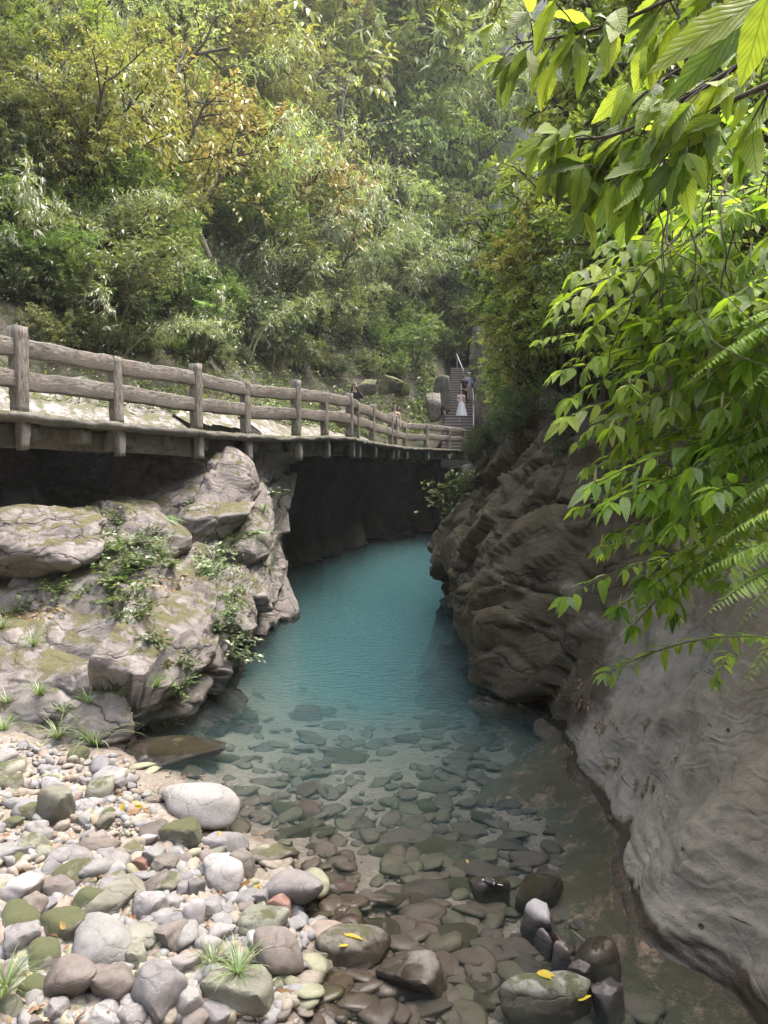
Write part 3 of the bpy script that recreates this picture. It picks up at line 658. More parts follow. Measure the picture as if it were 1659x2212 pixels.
pr_ = np.stack([X.ravel(), Y_.ravel(), np.zeros(X.size)], 1)
Z = Z + fbm(pr_ * 2.3, 4, 81) * .035 + fbm(pr_ * 9, 3, 82) * .012
tag(obj('stream_bed', mk('stream_bed', np.stack([X.ravel(), Y_.ravel(), Z], 1), grid_faces(*X.shape)), M['bed']), kind='structure')
# ------------------------------------------------------------------ water: closed body with a flat surface
bx = [(-9, -7.5, -4), (7, -7.5, -4), (7, 49.5, -4), (-9, 49.5, -4)]
Vw = np.array(bx + [(a, b, 0.0) for a, b, _ in bx]); Fw = np.array([[3, 2, 1, 0], [4, 5, 6, 7], [0, 1, 5, 4], [1, 2, 6, 5], [2, 3, 7, 6], [3, 0, 4, 7]])
tag(obj('water', mk('water', Vw, Fw, smooth=False), M['water']), kind='structure')

M['stone_pale'] = rock_mat('whitish_smooth_stone', [(0.198, 0.189, 0.186), (0.284, 0.270, 0.267), (0.347, 0.333, 0.329), (0.306, 0.293, 0.293)], moss=.0, moss_col=(.10, .115, .04), scale=3., crack=.25, crack_scale=4, crackcol=.3, instanced=True, speck=.35, mossz=.3)

# unseen slope closing the gorge behind the viewpoint, added to cut frontal light
xs = np.linspace(-40, 34, 50); ys = np.linspace(-9, -60, 40)
X, Y_ = np.meshgrid(xs, ys, indexing='ij'); Z = -1 + (-9 - Y_) * 1.25 + fbm(np.stack([X.ravel() * .15, Y_.ravel() * .15, X.ravel() * 0], 1), 4, 15).reshape(X.shape) * 2.5
tag(obj('hillside', mk('hillside_behind', np.stack([X, Y_, Z], -1).reshape(-1, 3), grid_faces(50, 40)), M['soil']), kind='structure')
def proj(P):
    P = np.asarray(P, float).reshape(-1, 3) - np.array([0, 0, CAM_Z]); d = P @ _fw; d = np.where(abs(d) < 1e-6, 1e-6, d)
    return CX + F_PX * P[:, 0] / d, CY - F_PX * (P @ _up) / d, d
def on_surface(Sf, Nf, px, py):
    x, y, d = proj(Sf); m = (d > .5); e = np.hypot(x - px, y - py) + np.where(m, 0, 1e6)
    near = np.where(e < e.min() + 7)[0]; k = near[np.argmin(d[near])]
    return Sf.reshape(-1, 3)[k], Nf.reshape(-1, 3)[k]

# ------------------------------------------------------------------ walkway and railing
def beam(p0, p1, wdt, hgt, seed, seg=10, k=14, wob=.012, upv=(0, 0, 1)):
    """rounded, slightly gnarled bar from p0 to p1; returns V, F, uv"""
    p0, p1 = np.array(p0, float), np.array(p1, float); t = nrm(p1 - p0); s = nrm(np.cross(t, upv)); u = np.cross(s, t)
    an = np.linspace(0, 2 * np.pi, k, endpoint=False); c, sn = np.cos(an), np.sin(an)
    e = .30; cx_ = np.sign(c) * abs(c) ** e; sy = np.sign(sn) * abs(sn) ** e
    n = seg + 1; tt = np.linspace(0, 1, n); V = []; UV = []
    ext = np.concatenate([[0], tt, [1]]); sc = np.concatenate([[.0], np.ones(n), [.0]])
    for a, q_ in zip(ext, sc):
        V.append(p0 + (p1 - p0) * a + (s * (cx_ * wdt / 2)[:, None] + u * (sy * hgt / 2)[:, None]) * q_)
        UV.append(np.stack([np.full(k, a * np.linalg.norm(p1 - p0)) + seed * 3.7, an / 6.28 + seed * .31], 1))
    V = np.concatenate(V); L = len(ext)
    ns = np.stack([fbm(V * 7 + seed * 5, 3, 90 + j) for j in range(3)], 1) * wob + np.stack([fbm(V * 2.2 + seed, 2, 95 + j) for j in range(3)], 1) * wob
    V = V + ns
    i = np.arange(L - 1)[:, None] * k + np.arange(k)[None]; j = np.arange(L - 1)[:, None] * k + (np.arange(k)[None] + 1) % k
    return V, np.stack([i, j, j + k, i + k], -1).reshape(-1, 4), np.concatenate(UV)
def join(parts):
    V, F_, U, o = [], [], [], 0
    for v, f, u in parts: V.append(v); F_.append(f + o); U.append(u); o += len(v)
    return np.concatenate(V), np.concatenate(F_), np.concatenate(U)
rail_t = thing('railing', 'weathered wood-look railing of posts and two rails along the edge of the cliff walkway', 'railing', (0, 0, 0))
deck_t = thing('walkway', 'narrow concrete walkway cantilevered from the cliff above the pool', 'walkway', (0, 0, 0))
allp = [np.array([-7.9, 5.2, 3.76])] + [p for p in PP]
hts = [1.05] + [q[3] for q in POSTS]; hws = [.09] + [q[4] for q in POSTS]
PT = nrm(np.gradient(np.array(allp), axis=0)[:, :2])
for i, p in enumerate(allp):
    tdir = np.array([PT[i][0], PT[i][1], 0]); nin = np.array([-PT[i][1], PT[i][0], 0])
    c = p + nin * .12
    h = hts[i]; wv = hws[i] * 2
    lean = np.array([random.uniform(-.01, .01), random.uniform(-.01, .01), 0])
    v, f, u = beam(c + [0, 0, -.02], c + lean + [0, 0, h], wv * 1.0, wv * .95, i, seg=12, upv=tdir, wob=.016)
    obj('post', mk('post', v, f, uv=u), M['rail'], rail_t)
    # stub of the post hanging below the slab edge
    v, f, u = beam(p + nin * .06 + [0, 0, -.52], p + nin * .06 + [0, 0, -.08], .16, .14, i + 40, seg=6, upv=tdir, wob=.02)
    obj('bracket', mk('bracket', v, f, uv=u), M['deck'], deck_t)
for i in range(len(allp) - 1):
    a, b = allp[i], allp[i + 1]; L = np.linalg.norm(b - a)
    if L < .75 and i not in (8,): pass
    nin = np.array([-(b - a)[1], (b - a)[0], 0]); nin = nin / np.linalg.norm(nin)
    A, B_ = a + nin * .12, b + nin * .12
    for hh in (.90, .47):
        if i == 9 and hh > .8: pass
        dh0, dh1 = random.uniform(-.03, .03), random.uniform(-.03, .03)
        v, f, u = beam(A + [0, 0, hh + dh0], B_ + [0, 0, hh + dh1], .12, .26, i * 2 + hh + 60, seg=max(4, int(L * 8)), wob=.020)
        obj('rail', mk('rail', v, f, uv=u), M['rail'], rail_t)
# slab: swept section with a ragged edge
NS = 420; tt = np.linspace(0, 1, NS)
Lp = np.array(allp); Ls = np.concatenate([[0], np.cumsum(np.linalg.norm(np.diff(Lp, axis=0), axis=1))])
cl = np.stack([np.interp(tt * Ls[-1], Ls, Lp[:, k]) for k in range(3)], 1)
for _ in range(2): cl[1:-1] = (cl[:-2] + cl[1:-1] * 2 + cl[2:]) / 4
ct = nrm(np.gradient(cl[:, :2], axis=0)); cnn = np.stack([-ct[:, 1], ct[:, 0]], 1)
sec = [(1.9, -.12), (.9, -.12), (.1, -.13), (.0, -.125), (-.06, -.11), (-.075, -.06), (-.06, -.01), (-.03, .0), (.2, .0), (.9, .0), (1.9, .0)]
P3 = np.array([[(cl[i, 0] + cnn[i, 0] * a, cl[i, 1] + cnn[i, 1] * a, cl[i, 2] + z) for a, z in sec] for i in range(NS)])
nz = np.stack([fbm(P3.reshape(-1, 3) * 6, 4, 100 + k) for k in range(3)], 1).reshape(P3.shape)
wgt_ = np.array([0, 0, .4, 1, 1.2, 1.2, 1, .5, .2, 0, 0])[None, :, None]
P3 = P3 + nz * .045 * wgt_
obj('deck_slab', mk('deck_slab', P3.reshape(-1, 3), grid_faces(NS, len(sec))), M['deck'], deck_t)
# edge beams under the slab, one per bay, slightly staggered, and cross beams
for i in range(len(allp) - 1):
    a, b = allp[i], allp[i + 1]; L = np.linalg.norm(b - a)
    if L < 1.0: continue
    nin = np.array([-(b - a)[1], (b - a)[0], 0]); nin = nin / np.linalg.norm(nin)
    off = .26 + .12 * (i % 3)
    t = nrm(b - a)
    v, f, u = beam(a + nin * off - t * .1 + [0, 0, -.29], b + nin * off + t * .1 + [0, 0, -.31], .16, .34, i + 120, seg=8, k=16, wob=.008)
    obj('edge_beam', mk('edge_beam', v, f, uv=u), M['deck'], deck_t)
    for q in (.15, .65):
        c = a + (b - a) * q
        v, f, u = beam(c + nin * .1 + [0, 0, -.25], c + nin * 1.9 + [0, 0, -.28], .18, .24, i + 150 + q, seg=4, k=12, wob=.008)
        obj('cross_beam', mk('cross_beam', v, f, uv=u), M['deck'], deck_t)

# ------------------------------------------------------------------ stone steps at the far end
def stair_z(y): return 4.12 + (y - 35.4) * .585
M['step'] = simple('worn_step_stone', (.19, .165, .155), .8, .4, 6, .3); M['nosing'] = simple('pale_step_edge', (.40, .36, .34), .8, .4, 9, .2)
steps_t = thing('stone_stairs', 'long straight flight of grey stone steps climbing away from the walkway', 'stairs', D(990, 960, 35.4))
so = np.array(steps_t.location)
nst = 31; ys = np.linspace(35.2, 44.7, nst + 1)
for i in range(nst):
    y0, y1 = ys[i], ys[i + 1]; z = stair_z(y1)
    k = sstep(38.6, 39.2, y0)
    xl = np.interp(y0, [35, 38.8, 39, 48], [(952 - CX) / F_PX * 35, (962 - CX) / F_PX * 38.8, (972 - CX) / F_PX * 39, (975 - CX) / F_PX * 48])
    xr = np.interp(y0, [35, 38.8, 48], [(1025 - CX) / F_PX * 35, (1020 - CX) / F_PX * 38.8, (1008 - CX) / F_PX * 48])
    j = random.uniform(-.02, .02)
    bm = [(xl + j, y0 - .03, z - .05), (xr + j, y0 - .03, z - .05), (xr + j, y1, z - .05), (xl + j, y1, z - .05)]
    V = np.array([(a, b, z) for a, b, _ in bm] + bm + [(a, b + .03 if kk < 2 else b, z - .9) for kk, (a, b, _) in enumerate(bm)] + [(a, b + (.03 if kk < 2 else 0), z - .05) for kk, (a, b, _) in enumerate(bm)]) - so
    F_ = [[0, 1, 2, 3], [4, 5, 1, 0], [5, 6, 2, 1], [6, 7, 3, 2], [7, 4, 0, 3], [8, 9, 13, 12], [9, 10, 14, 13], [11, 8, 12, 15], [12, 13, 5, 4]]
    obj('step', mk('step', V, np.array(F_), smooth=False), M['step'], steps_t)
    xa, xb = xl + j - so[0] - .01, xr + j - so[0] + .01; ya, za = y0 - .05 - so[1], z - so[2]
    Vn = np.array([(a, b, c) for c in (za - .045, za + .006) for a, b in ((xa, ya), (xb, ya), (xb, ya + .12), (xa, ya + .12))])
    obj('nosing', mk('nosing', Vn, Fw, smooth=False), M['nosing'], steps_t)
M['metal'] = simple('galvanised_steel', (.36, .36, .37), .45, 0, 20, .1)
hr = thing('handrail', 'pale metal handrail rising along the right side of the stone steps', 'handrail', (0, 0, 0))
def hpt(px, y, dz): return np.array([(px - CX) / F_PX * y, y, stair_z(y) + dz])
T_ = Tubes(); T_.add([hpt(1022, 36, .95), hpt(1022, 38.5, .95), hpt(1020, 40, .95)], .035, 8); obj('rail', T_.mesh('hand_bar'), M['metal'], hr)
for px, y in ((1022, 36), (1022, 37.6), (1021, 39.2), (1020, 40)):
    T_ = Tubes(); T_.add([hpt(px, y, -.1), hpt(px, y, .95)], .03, 8); obj('post', T_.mesh('hand_post'), M['metal'], hr)
hr = thing('handrail', 'pale metal handrail slanting down at the top left of the stone steps', 'handrail', (0, 0, 0))
T_ = Tubes(); T_.add([hpt(1000, 42.2, .95), hpt(985, 44.6, .95)], .035, 8); obj('rail', T_.mesh('hand_bar'), M['metal'], hr)
for px, y in ((999, 42.4), (986, 44.4)):
    T_ = Tubes(); T_.add([hpt(px, y, -.1), hpt(px, y, .95)], .03, 8); obj('post', T_.mesh('hand_post'), M['metal'], hr)
# rock wall beside the steps (brown, vertical)
C = np.array([[D(a, b, c) for a, b, c in row] for row in [
    [(1014, 700, 52), (1014, 780, 50), (1016, 900, 49), (1020, 1010, 48)],
    [(1035, 690, 43), (1030, 780, 42), (1032, 880, 41), (1036, 990, 40)],
    [(1075, 680, 36), (1062, 780, 36), (1052, 880, 36), (1050, 990, 35.5)],
    [(1150, 680, 30), (1130, 780, 30), (1110, 880, 30), (1090, 990, 29)]]])
B = resample(C, 70, 90); Nn = grid_normals(B); Q = B.reshape(-1, 3)
P3 = B + Nn * (fbm(Q * np.array([.6, .6, .3]), 5, 111) * .9).reshape(70, 90)[..., None]
M['brownwall'] = rock_mat('brown_rock_face', [(.10, .08, .06), (.19, .16, .13), (.26, .22, .185), (.17, .145, .12)], moss=.2, scale=.6, wet=False, crack=.7, strat=.15)
tag(obj('cliff', mk('stair_cliff', P3.reshape(-1, 3), grid_faces(70, 90)), M['brownwall']), kind='structure')

# ------------------------------------------------------------------ stones
_ICO = {}
def ico(sub):
    if sub not in _ICO:
        import bmesh
        bm = bmesh.new(); bmesh.ops.create_icosphere(bm, subdivisions=sub, radius=1.0); bm.verts.ensure_lookup_table()
        _ICO[sub] = (np.array([v.co[:] for v in bm.verts]), np.array([[v.index for v in f.verts] for f in bm.faces])); bm.free()
    return _ICO[sub]
def rock_verts(seed, sub=4, ang=.5, lump=.12):
    """stone worn from a many-sided block: ang 0 = well rounded, 1 = sharp edged"""
    V, F_ = ico(sub); r = np.random.default_rng(seed); d = V / np.linalg.norm(V, axis=1, keepdims=True)
    n = 9 + int(r.integers(0, 6)); N_ = nrm(r.normal(size=(n, 3))); N_ = np.concatenate([N_, -N_[:3], [[0, 0, 1.], [0, 0, -1.]]]); t = r.uniform(.62, 1.0, len(N_)); t[-2:] = r.uniform(.6, .85, 2)
    p = 3.6 + ang * 24; k = np.maximum(d @ N_.T, 0) / t; rad = (k ** p).sum(1) ** (-1 / p)
    V = d * np.minimum(rad, 1.6)[:, None]
    V *= 1 + lump * fbm(d * 1.1 + seed * 3.1, 2, seed)[:, None]
    V *= 1 + (.035 + .035 * ang) * fbm(d * 3.2 + seed, 5, seed + 5)[:, None]
    fa, ea = facets(d * 1.8 + seed, seed, 1.); V *= 1 + (ang * .05 * fa - .03 * ang * np.exp(-(ea / .05) ** 2))[:, None]
    V -= (V.max(0) + V.min(0)) / 2; V /= abs(V).max(0)
    return V, F_
PROTO = []
for s in range(18):
    v, f = rock_verts(200 + s, 4, ang=(.03 if s % 3 == 0 else .85 if s % 3 == 1 else .45)); PROTO.append(mk('river_stone', v, f)); PROTO[-1].set_sharp_from_angle(angle=math.radians(38))
ROUND = [0, 3, 6, 9, 12, 15]; ANG = [1, 4, 7, 10, 13, 16]; MED = [2, 5, 8, 11, 14, 17]
def put_rock(name, me, mat, p, sc3, rz, tilt=(0, 0)):
    o = bpy.data.objects.new(name, me); COL.objects.link(o)
    if not me.materials: me.materials.append(None)
    o.material_slots[0].link = 'OBJECT'; o.material_slots[0].material = M[mat]
    o.location = [float(v) for v in p]; o.scale = [float(v) for v in sc3]; o.rotation_euler = (tilt[0], tilt[1], rz)
    return o
def gz(x, y): return float(bed_z(np.array([x]), np.array([y]))[0])
def stone_px(cx, cy, w_, h_, shape, mat, label, sink=.18, name='boulder', hmul=1., group=None, rz=None):
    """stone seen at image box centre (cx,cy) size (w_,h_), resting on the bank or bed"""
    w_ *= 1.1; h_ *= 1.1; p = G(cx, cy + h_ * .32, .08); zg = gz(p[0], p[1]) ; p = G(cx, cy + h_ * .30, zg + .02)
    Y = p[1]; wm = SC(w_, Y) / 2 * 1.04; a = math.atan2(CAM_Z, Y)
    dm = wm * min(.92, max(.5, h_ / w_ * 1.12)); H = max(.36 * wm, min(1.25 * wm, (SC(h_, Y) / 2 / math.cos(a) * 1.02 - dm * math.tan(a) * .55))) * hmul
    H = max(H, (.03 + .17 * wm - zg) / (2 * (1 - sink))) if name == 'rock' else H
    c = np.array([p[0], Y + dm * .35, zg + H * (1 - 2 * sink)])
    # recentre so the silhouette sits on the measured centre
    x_, y_, d_ = proj(c); c = c + np.array([0, -(cy - y_[0]) * Y / F_PX / max(.35, math.sin(a)) * .7, 0])
    c[2] = gz(c[0], c[1]) + H * (1 - 2 * sink)
    me = PROTO[random.choice({'r': ROUND, 'a': ANG, 'm': MED}[shape])]
    flip = random.choice([0, math.pi]) if rz is None else rz
    o = put_rock(name, me, mat, c, (wm, dm, H), flip + random.uniform(-.25, .25), (random.uniform(-.12, .12), random.uniform(-.12, .12)))
    if any(label.startswith(q_) or (' ' + q_) in label[:22] for q_ in PALE): o.material_slots[0].material = M['stone_pale']
    return tag(o, label, 'rock', group)
PALE = ('largest smooth', 'rounded whitish', 'white ridged', 'upright pinkish-white', 'rounded pink-white', 'white stone', 'pink-white', 'whitest', 'pale double', 'little pale', 'pale upright', 'pale block', 'pale oblong', 'oval pale')
def z4(x, y, w_, h_, *a, **k): return stone_px(x / 2.363, 1620 + y / 2.363, w_ / 2.363, h_ / 2.363, *a, **k)
def z5(x, y, w_, h_, *a, **k): return stone_px(594 + x * .4883, 1620 + y * .4883, w_ * .4883, h_ * .4883, *a, **k)
P_, GR, BR, RD, UN = 'stone', 'stone_green', 'stone_brown', 'stone_red', 'stone_under'
BANK = [
 (1000, 315, 450, 200, 'r', P_, 'largest smooth pale boulder at the water edge, moss patches on its top'),
 (1490, 710, 330, 220, 'r', P_, 'rounded whitish boulder standing at the right corner of the bank in the shallows'),
 (915, 430, 200, 150, 'm', GR, 'pale stone with a thick green moss cap in front of the largest smooth boulder'),
 (1150, 482, 215, 110, 'm', P_, 'low lilac-grey stone at the water edge right of the moss-capped stone'),
 (1125, 628, 230, 165, 'r', P_, 'white ridged stone between the largest boulder and the rounded whitish one'),
 (1225, 590, 150, 160, 'a', BR, 'grey-brown slab leaning behind the white ridged stone'),
 (275, 305, 165, 215, 'm', GR, 'tall olive-topped boulder on the gravel below the rock outcrop'),
 (160, 335, 130, 95, 'a', GR, 'dull green-grey stone left of the tall olive-topped boulder'),
 (45, 175, 110, 100, 'r', GR, 'mossy boulder at the left edge close under the outcrop'),
 (60, 222, 95, 50, 'm', GR, 'flat greenish stone just below the mossy boulder at the left edge'),
 (500, 405, 105, 125, 'a', BR, 'upright pointed brown stone beside the trickle'),
 (160, 470, 155, 145, 'a', GR, 'triangular stone with a bright moss flank on the left of the bank'),
 (368, 562, 190, 120, 'r', P_, 'long rounded pinkish stone beside the trickle'),
 (60, 562, 180, 100, 'm', P_, 'broad pale stone at the left edge below the triangular mossy one'),
 (228, 402, 68, 60, 'r', P_, 'small round grey stone under the tall olive-topped boulder'),
 (45, 430, 60, 60, 'm', P_, 'small grey stone left of the triangular mossy stone'),
 (50, 372, 95, 65, 'm', GR, 'small stone with a moss tuft on top near the left edge'),
 (400, 310, 100, 95, 'a', P_, 'pink-grey block right of the tall olive-topped boulder'),
 (585, 182, 90, 90, 'a', P_, 'tan stone standing where gravel meets still water'),
 (590, 348, 105, 60, 'a', P_, 'angular grey stone by the yellow fallen leaves'),
 (730, 372, 120, 55, 'm', P_, 'flat pale stone touching the left side of the largest boulder'),
 (740, 467, 115, 70, 'r', P_, 'oval pale stone in the trickle left of the moss-capped stone'),
 (672, 515, 120, 85, 'a', UN, 'sharp purple-grey block with a bright upper face in the trickle'),
 (525, 545, 170, 90, 'm', P_, 'pale sloping stone behind the pinkish stones of the trickle'),
 (780, 545, 110, 110, 'm', P_, 'pale stone leaning against the square tan stone'),
 (825, 595, 140, 115, 'a', BR, 'square tan stone with a brown top in the middle of the bank'),
 (705, 580, 80, 70, 'm', RD, 'rust-red stone half under the trickle'),
 (885, 540, 65, 65, 'r', P_, 'small pale egg-shaped stone above the square tan stone'),
 (560, 595, 100, 70, 'm', P_, 'pinkish stone resting on the slab beside the trickle'),
 (565, 640, 150, 55, 'a', BR, 'flat grey slab at the edge of the trickle'),
 (710, 640, 130, 65, 'm', P_, 'low grey stone under the square tan stone'),
 (625, 710, 215, 145, 'a', GR, 'large greenish stone with a peaked top behind the faceted green block'),
 (530, 805, 250, 165, 'a', GR, 'large faceted green block in the centre of the stone bank'),
 (820, 688, 165, 125, 'a', GR, 'pale green angular stone right of the peaked greenish stone'),
 (935, 648, 80, 75, 'r', P_, 'round lilac stone left of the white ridged stone'),
 (1000, 715, 90, 125, 'm', P_, 'upright lilac stone below the white ridged stone'),
 (930, 720, 70, 90, 'm', P_, 'narrow pink stone between the lilac upright and the pale green angular stone'),
 (95, 720, 190, 150, 'm', P_, 'whitest stone at the left edge with moss crumbs along its top'),
 (310, 720, 175, 125, 'a', BR, 'ragged brown stone with a small bright moss cap above dark water'),
 (210, 810, 105, 90, 'a', P_, 'pink angular stone below the ragged brown stone'),
 (380, 760, 130, 70, 'a', P_, 'lilac-grey slab left of the faceted green block'),
 (80, 850, 215, 150, 'r', GR, 'domed yellow-green boulder at the left edge'),
 (100, 965, 175, 190, 'm', P_, 'speckled grey-white boulder in front of the domed yellow-green one'),
 (320, 870, 260, 170, 'm', GR, 'sloping slab with moss along its upper edge and one brown leaf on it'),
 (200, 1060, 185, 170, 'r', GR, 'smooth olive boulder beneath the speckled grey-white one'),
 (335, 1155, 270, 250, 'r', BR, 'biggest dark brown boulder in the lower left of the bank'),
 (500, 990, 320, 240, 'r', P_, 'large domed blue-grey boulder with peeling yellow-white crust'),
 (700, 960, 215, 150, 'a', GR, 'green-grey block right of the domed blue-grey boulder'),
 (875, 950, 190, 170, 'a', BR, 'mauve-brown block leaning against the green-grey block'),
 (760, 800, 165, 150, 'm', P_, 'speckled grey stone standing behind a thin flat slab'),
 (870, 785, 105, 95, 'r', P_, 'round mauve stone beside the speckled grey one'),
 (775, 875, 125, 50, 'm', BR, 'thin flat slab lying on top of two blocks'),
 (980, 838, 125, 170, 'r', P_, 'upright pinkish-white stone in the middle right of the bank'),
 (1095, 825, 120, 120, 'a', P_, 'tilted smooth pink slab right of the upright pinkish-white stone'),
 (1115, 930, 155, 105, 'r', P_, 'rounded pink-white stone below the tilted pink slab'),
 (1250, 765, 115, 100, 'm', P_, 'pale stone behind the cracked reddish stone near the water'),
 (1330, 765, 80, 100, 'm', P_, 'grey-white stone wedged against the rounded whitish boulder'),
 (1425, 795, 130, 140, 'm', RD, 'cracked reddish stone leaning on the rounded whitish boulder'),
 (1330, 890, 260, 150, 'm', GR, 'long slab with a dark moss cushion behind the big brown shore boulder'),
 (1410, 1055, 235, 290, 'r', BR, 'big upright brown boulder on the right shore of the bank'),
 (1285, 985, 85, 105, 'm', P_, 'white stone left of the big upright brown boulder'),
 (1210, 1240, 360, 220, 'm', GR, 'large rough boulder carrying two green sedge tufts'),
 (560, 1195, 230, 210, 'a', BR, 'flat-faced grey block right of the biggest dark brown boulder'),
 (800, 1240, 260, 260, 'm', P_, 'large grey boulder with a flat upper face near the bottom edge'),
 (955, 1295, 145, 160, 'm', P_, 'pink-white stone between the flat-faced boulder and the sedge boulder'),
 (955, 1180, 100, 70, 'r', P_, 'small pink dome behind the large grey flat-faced boulder'),
 (920, 1095, 180, 110, 'm', P_, 'pale oblong stone left of the sedge tufts'),
 (705, 1065, 120, 130, 'a', GR, 'yellow-green and tan stone right of the domed blue-grey boulder'),
 (780, 1065, 75, 75, 'r', GR, 'small moss-brown stone beside the yellow-green and tan one'),
 (1100, 1350, 170, 110, 'm', P_, 'tan-white stone under the sedge boulder at the bottom edge'),
 (270, 1330, 120, 130, 'a', P_, 'pink block below the biggest dark brown boulder'),
 (485, 1360, 180, 130, 'a', P_, 'squared light grey block at the bottom edge'),
 (150, 1215, 150, 130, 'm', GR, 'pale mossy stone at the lower left edge'),
 (40, 1310, 120, 130, 'm', GR, 'greenish stone in the bottom left corner'),
 (350, 1370, 80, 90, 'a', P_, 'narrow pink stone between two blocks at the bottom edge'),
 (615, 1355, 70, 80, 'm', P_, 'mauve stone right of the squared light grey block'),
 (700, 1375, 90, 60, 'r', P_, 'pale stone at the bottom edge under the flat-faced grey boulder'),
 (140, 1370, 140, 60, 'm', BR, 'low brown-grey stone in the bottom left corner'),
 (1195, 1345, 60, 50, 'm', BR, 'small stone under the right end of the sedge boulder'),
 (1010, 945, 90, 80, 'm', P_, 'small pale stone left of the rounded pink-white stone'),
 (600, 885, 90, 60, 'm', P_, 'small grey stone under the faceted green block'),
 (275, 955, 75, 80, 'r', GR, 'small light green stone left of the domed blue-grey boulder')]
for b in BANK: z4(*b)
WATER = [
 (735, 400, 265, 95, 'r', UN, 'long flat brown stone lying under clear water'),
 (515, 425, 155, 90, 'm', UN, 'olive square stone under water left of the long flat brown one'),
 (180, 325, 130, 85, 'a', GR, 'yellow-green slab just under the surface right of the largest boulder'),
 (935, 520, 235, 90, 'm', UN, 'dark submerged stone with one white spot on it'),
 (825, 585, 190, 75, 'r', UN, 'long dark submerged stone left of the bird'),
 (655, 610, 190, 120, 'r', UN, 'oval brown submerged stone in the middle of the shallows'),
 (600, 660, 110, 80, 'r', UN, 'olive-brown submerged stone under the oval brown one'),
 (1025, 895, 235, 125, 'm', UN, 'dark stone with a wet shiny cap just breaking the surface'),
 (1155, 965, 140, 90, 'r', UN, 'dark wet stone below the little pale round one'),
 (780, 830, 210, 130, 'r', UN, 'rounded dark stone with an olive patch under the water'),
 (450, 770, 180, 90, 'm', UN, 'flat brown stone under water above the flat-topped wet one'),
 (445, 655, 95, 70, 'a', UN, 'square olive stone under the shallow water near the whitish boulder'),
 (270, 585, 130, 55, 'm', RD, 'reddish flat stone under water above the rounded whitish boulder'),
 (635, 745, 110, 60, 'a', RD, 'reddish pointed stone under water in the middle of the shallows'),
 (935, 785, 125, 70, 'r', UN, 'small rounded purple-brown stone under water below the bird'),
 (885, 715, 80, 70, 'a', UN, 'angular mauve stone under water below the bird rock'),
 (660, 1160, 200, 100, 'm', UN, 'flat dark stone under water at the bottom edge'),
 (685, 1090, 110, 90, 'a', RD, 'reddish block under water near the bottom edge'),
 (890, 1035, 120, 110, 'a', UN, 'grey-blue block under water left of the long mossy pale rock'),
 (940, 1110, 120, 100, 'a', UN, 'dark block under water beside the left tip of the long mossy rock'),
 (820, 1010, 110, 70, 'm', UN, 'small dark stone behind the grey-blue block under water'),
 (865, 325, 130, 90, 'm', UN, 'grey stone under water above the long flat brown stone'),
 (1025, 405, 150, 60, 'r', UN, 'spindle-shaped grey stone under water on pale sand'),
 (600, 345, 230, 60, 'm', UN, 'flat olive slab under water behind the long flat brown stone'),
 (1060, 210, 120, 90, 'm', UN, 'dark stone under water on the sand near the right wall'),
 (730, 140, 150, 80, 'm', UN, 'dark stone under water where the pool turns green'),
 (960, 970, 80, 70, 'r', UN, 'small round dark stone under the shiny-capped dark stone'),
 (50, 330, 160, 60, 'm', GR, 'olive stone under water right next to the largest boulder'),
 (50, 230, 140, 60, 'r', GR, 'olive stone under water behind the largest boulder')]
for b in WATER:
    z5(b[0], b[1], b[2] * 1.22, b[3] * 1.15, *b[4:], sink=.30, hmul=.55, name='submerged_stone')
EMERGE = [
 (950, 640, 170, 80, 'm', UN, 'white-topped wet rock under the little black bird', .12, .95),
 (1168, 625, 250, 165, 'r', UN, 'largest dark wet rock with a glittering tip, near the right wall', .16, .9),
 (1170, 765, 150, 180, 'm', P_, 'pale double-humped rock standing out of the shallows', .10, 1.1),
 (1180, 880, 72, 76, 'r', P_, 'little pale round stone below the double-humped rock', .1, 1.),
 (1270, 950, 92, 112, 'm', P_, 'pale upright stone with a wet foot among dark wet stones', .1, 1.1),
 (1415, 945, 190, 175, 'r', UN, 'dark wet rock with two bright glints closest to the right wall', .12, 1.0),
 (1330, 1030, 115, 80, 'm', P_, 'low pale wet stone behind the long mossy rock', .15, .9),
 (1200, 1115, 410, 180, 'm', GR, 'long pale rock with green moss on its back at the bottom of the shallows', .12, 1.05),
 (1475, 1135, 135, 190, 'm', P_, 'pale block at the right end of the long mossy rock', .1, 1.1),
 (345, 880, 310, 170, 'r', UN, 'wide dark rock with a shiny wet top and yellow leaves on it', .16, .95),
 (610, 1005, 285, 190, 'm', UN, 'large dark green-brown rock under the wide leaf-topped one', .22, .85),
 (1240, 900, 60, 50, 'r', RD, 'small brown stone between the pale round stone and the pale upright stone', .1, 1.)]
HERO = {}
for x, y, w_, h_, s, m, lab, sk, hm in EMERGE:
    HERO[lab] = z5(x, y, w_, h_, s, m, lab, sink=sk, hmul=hm, name='rock')
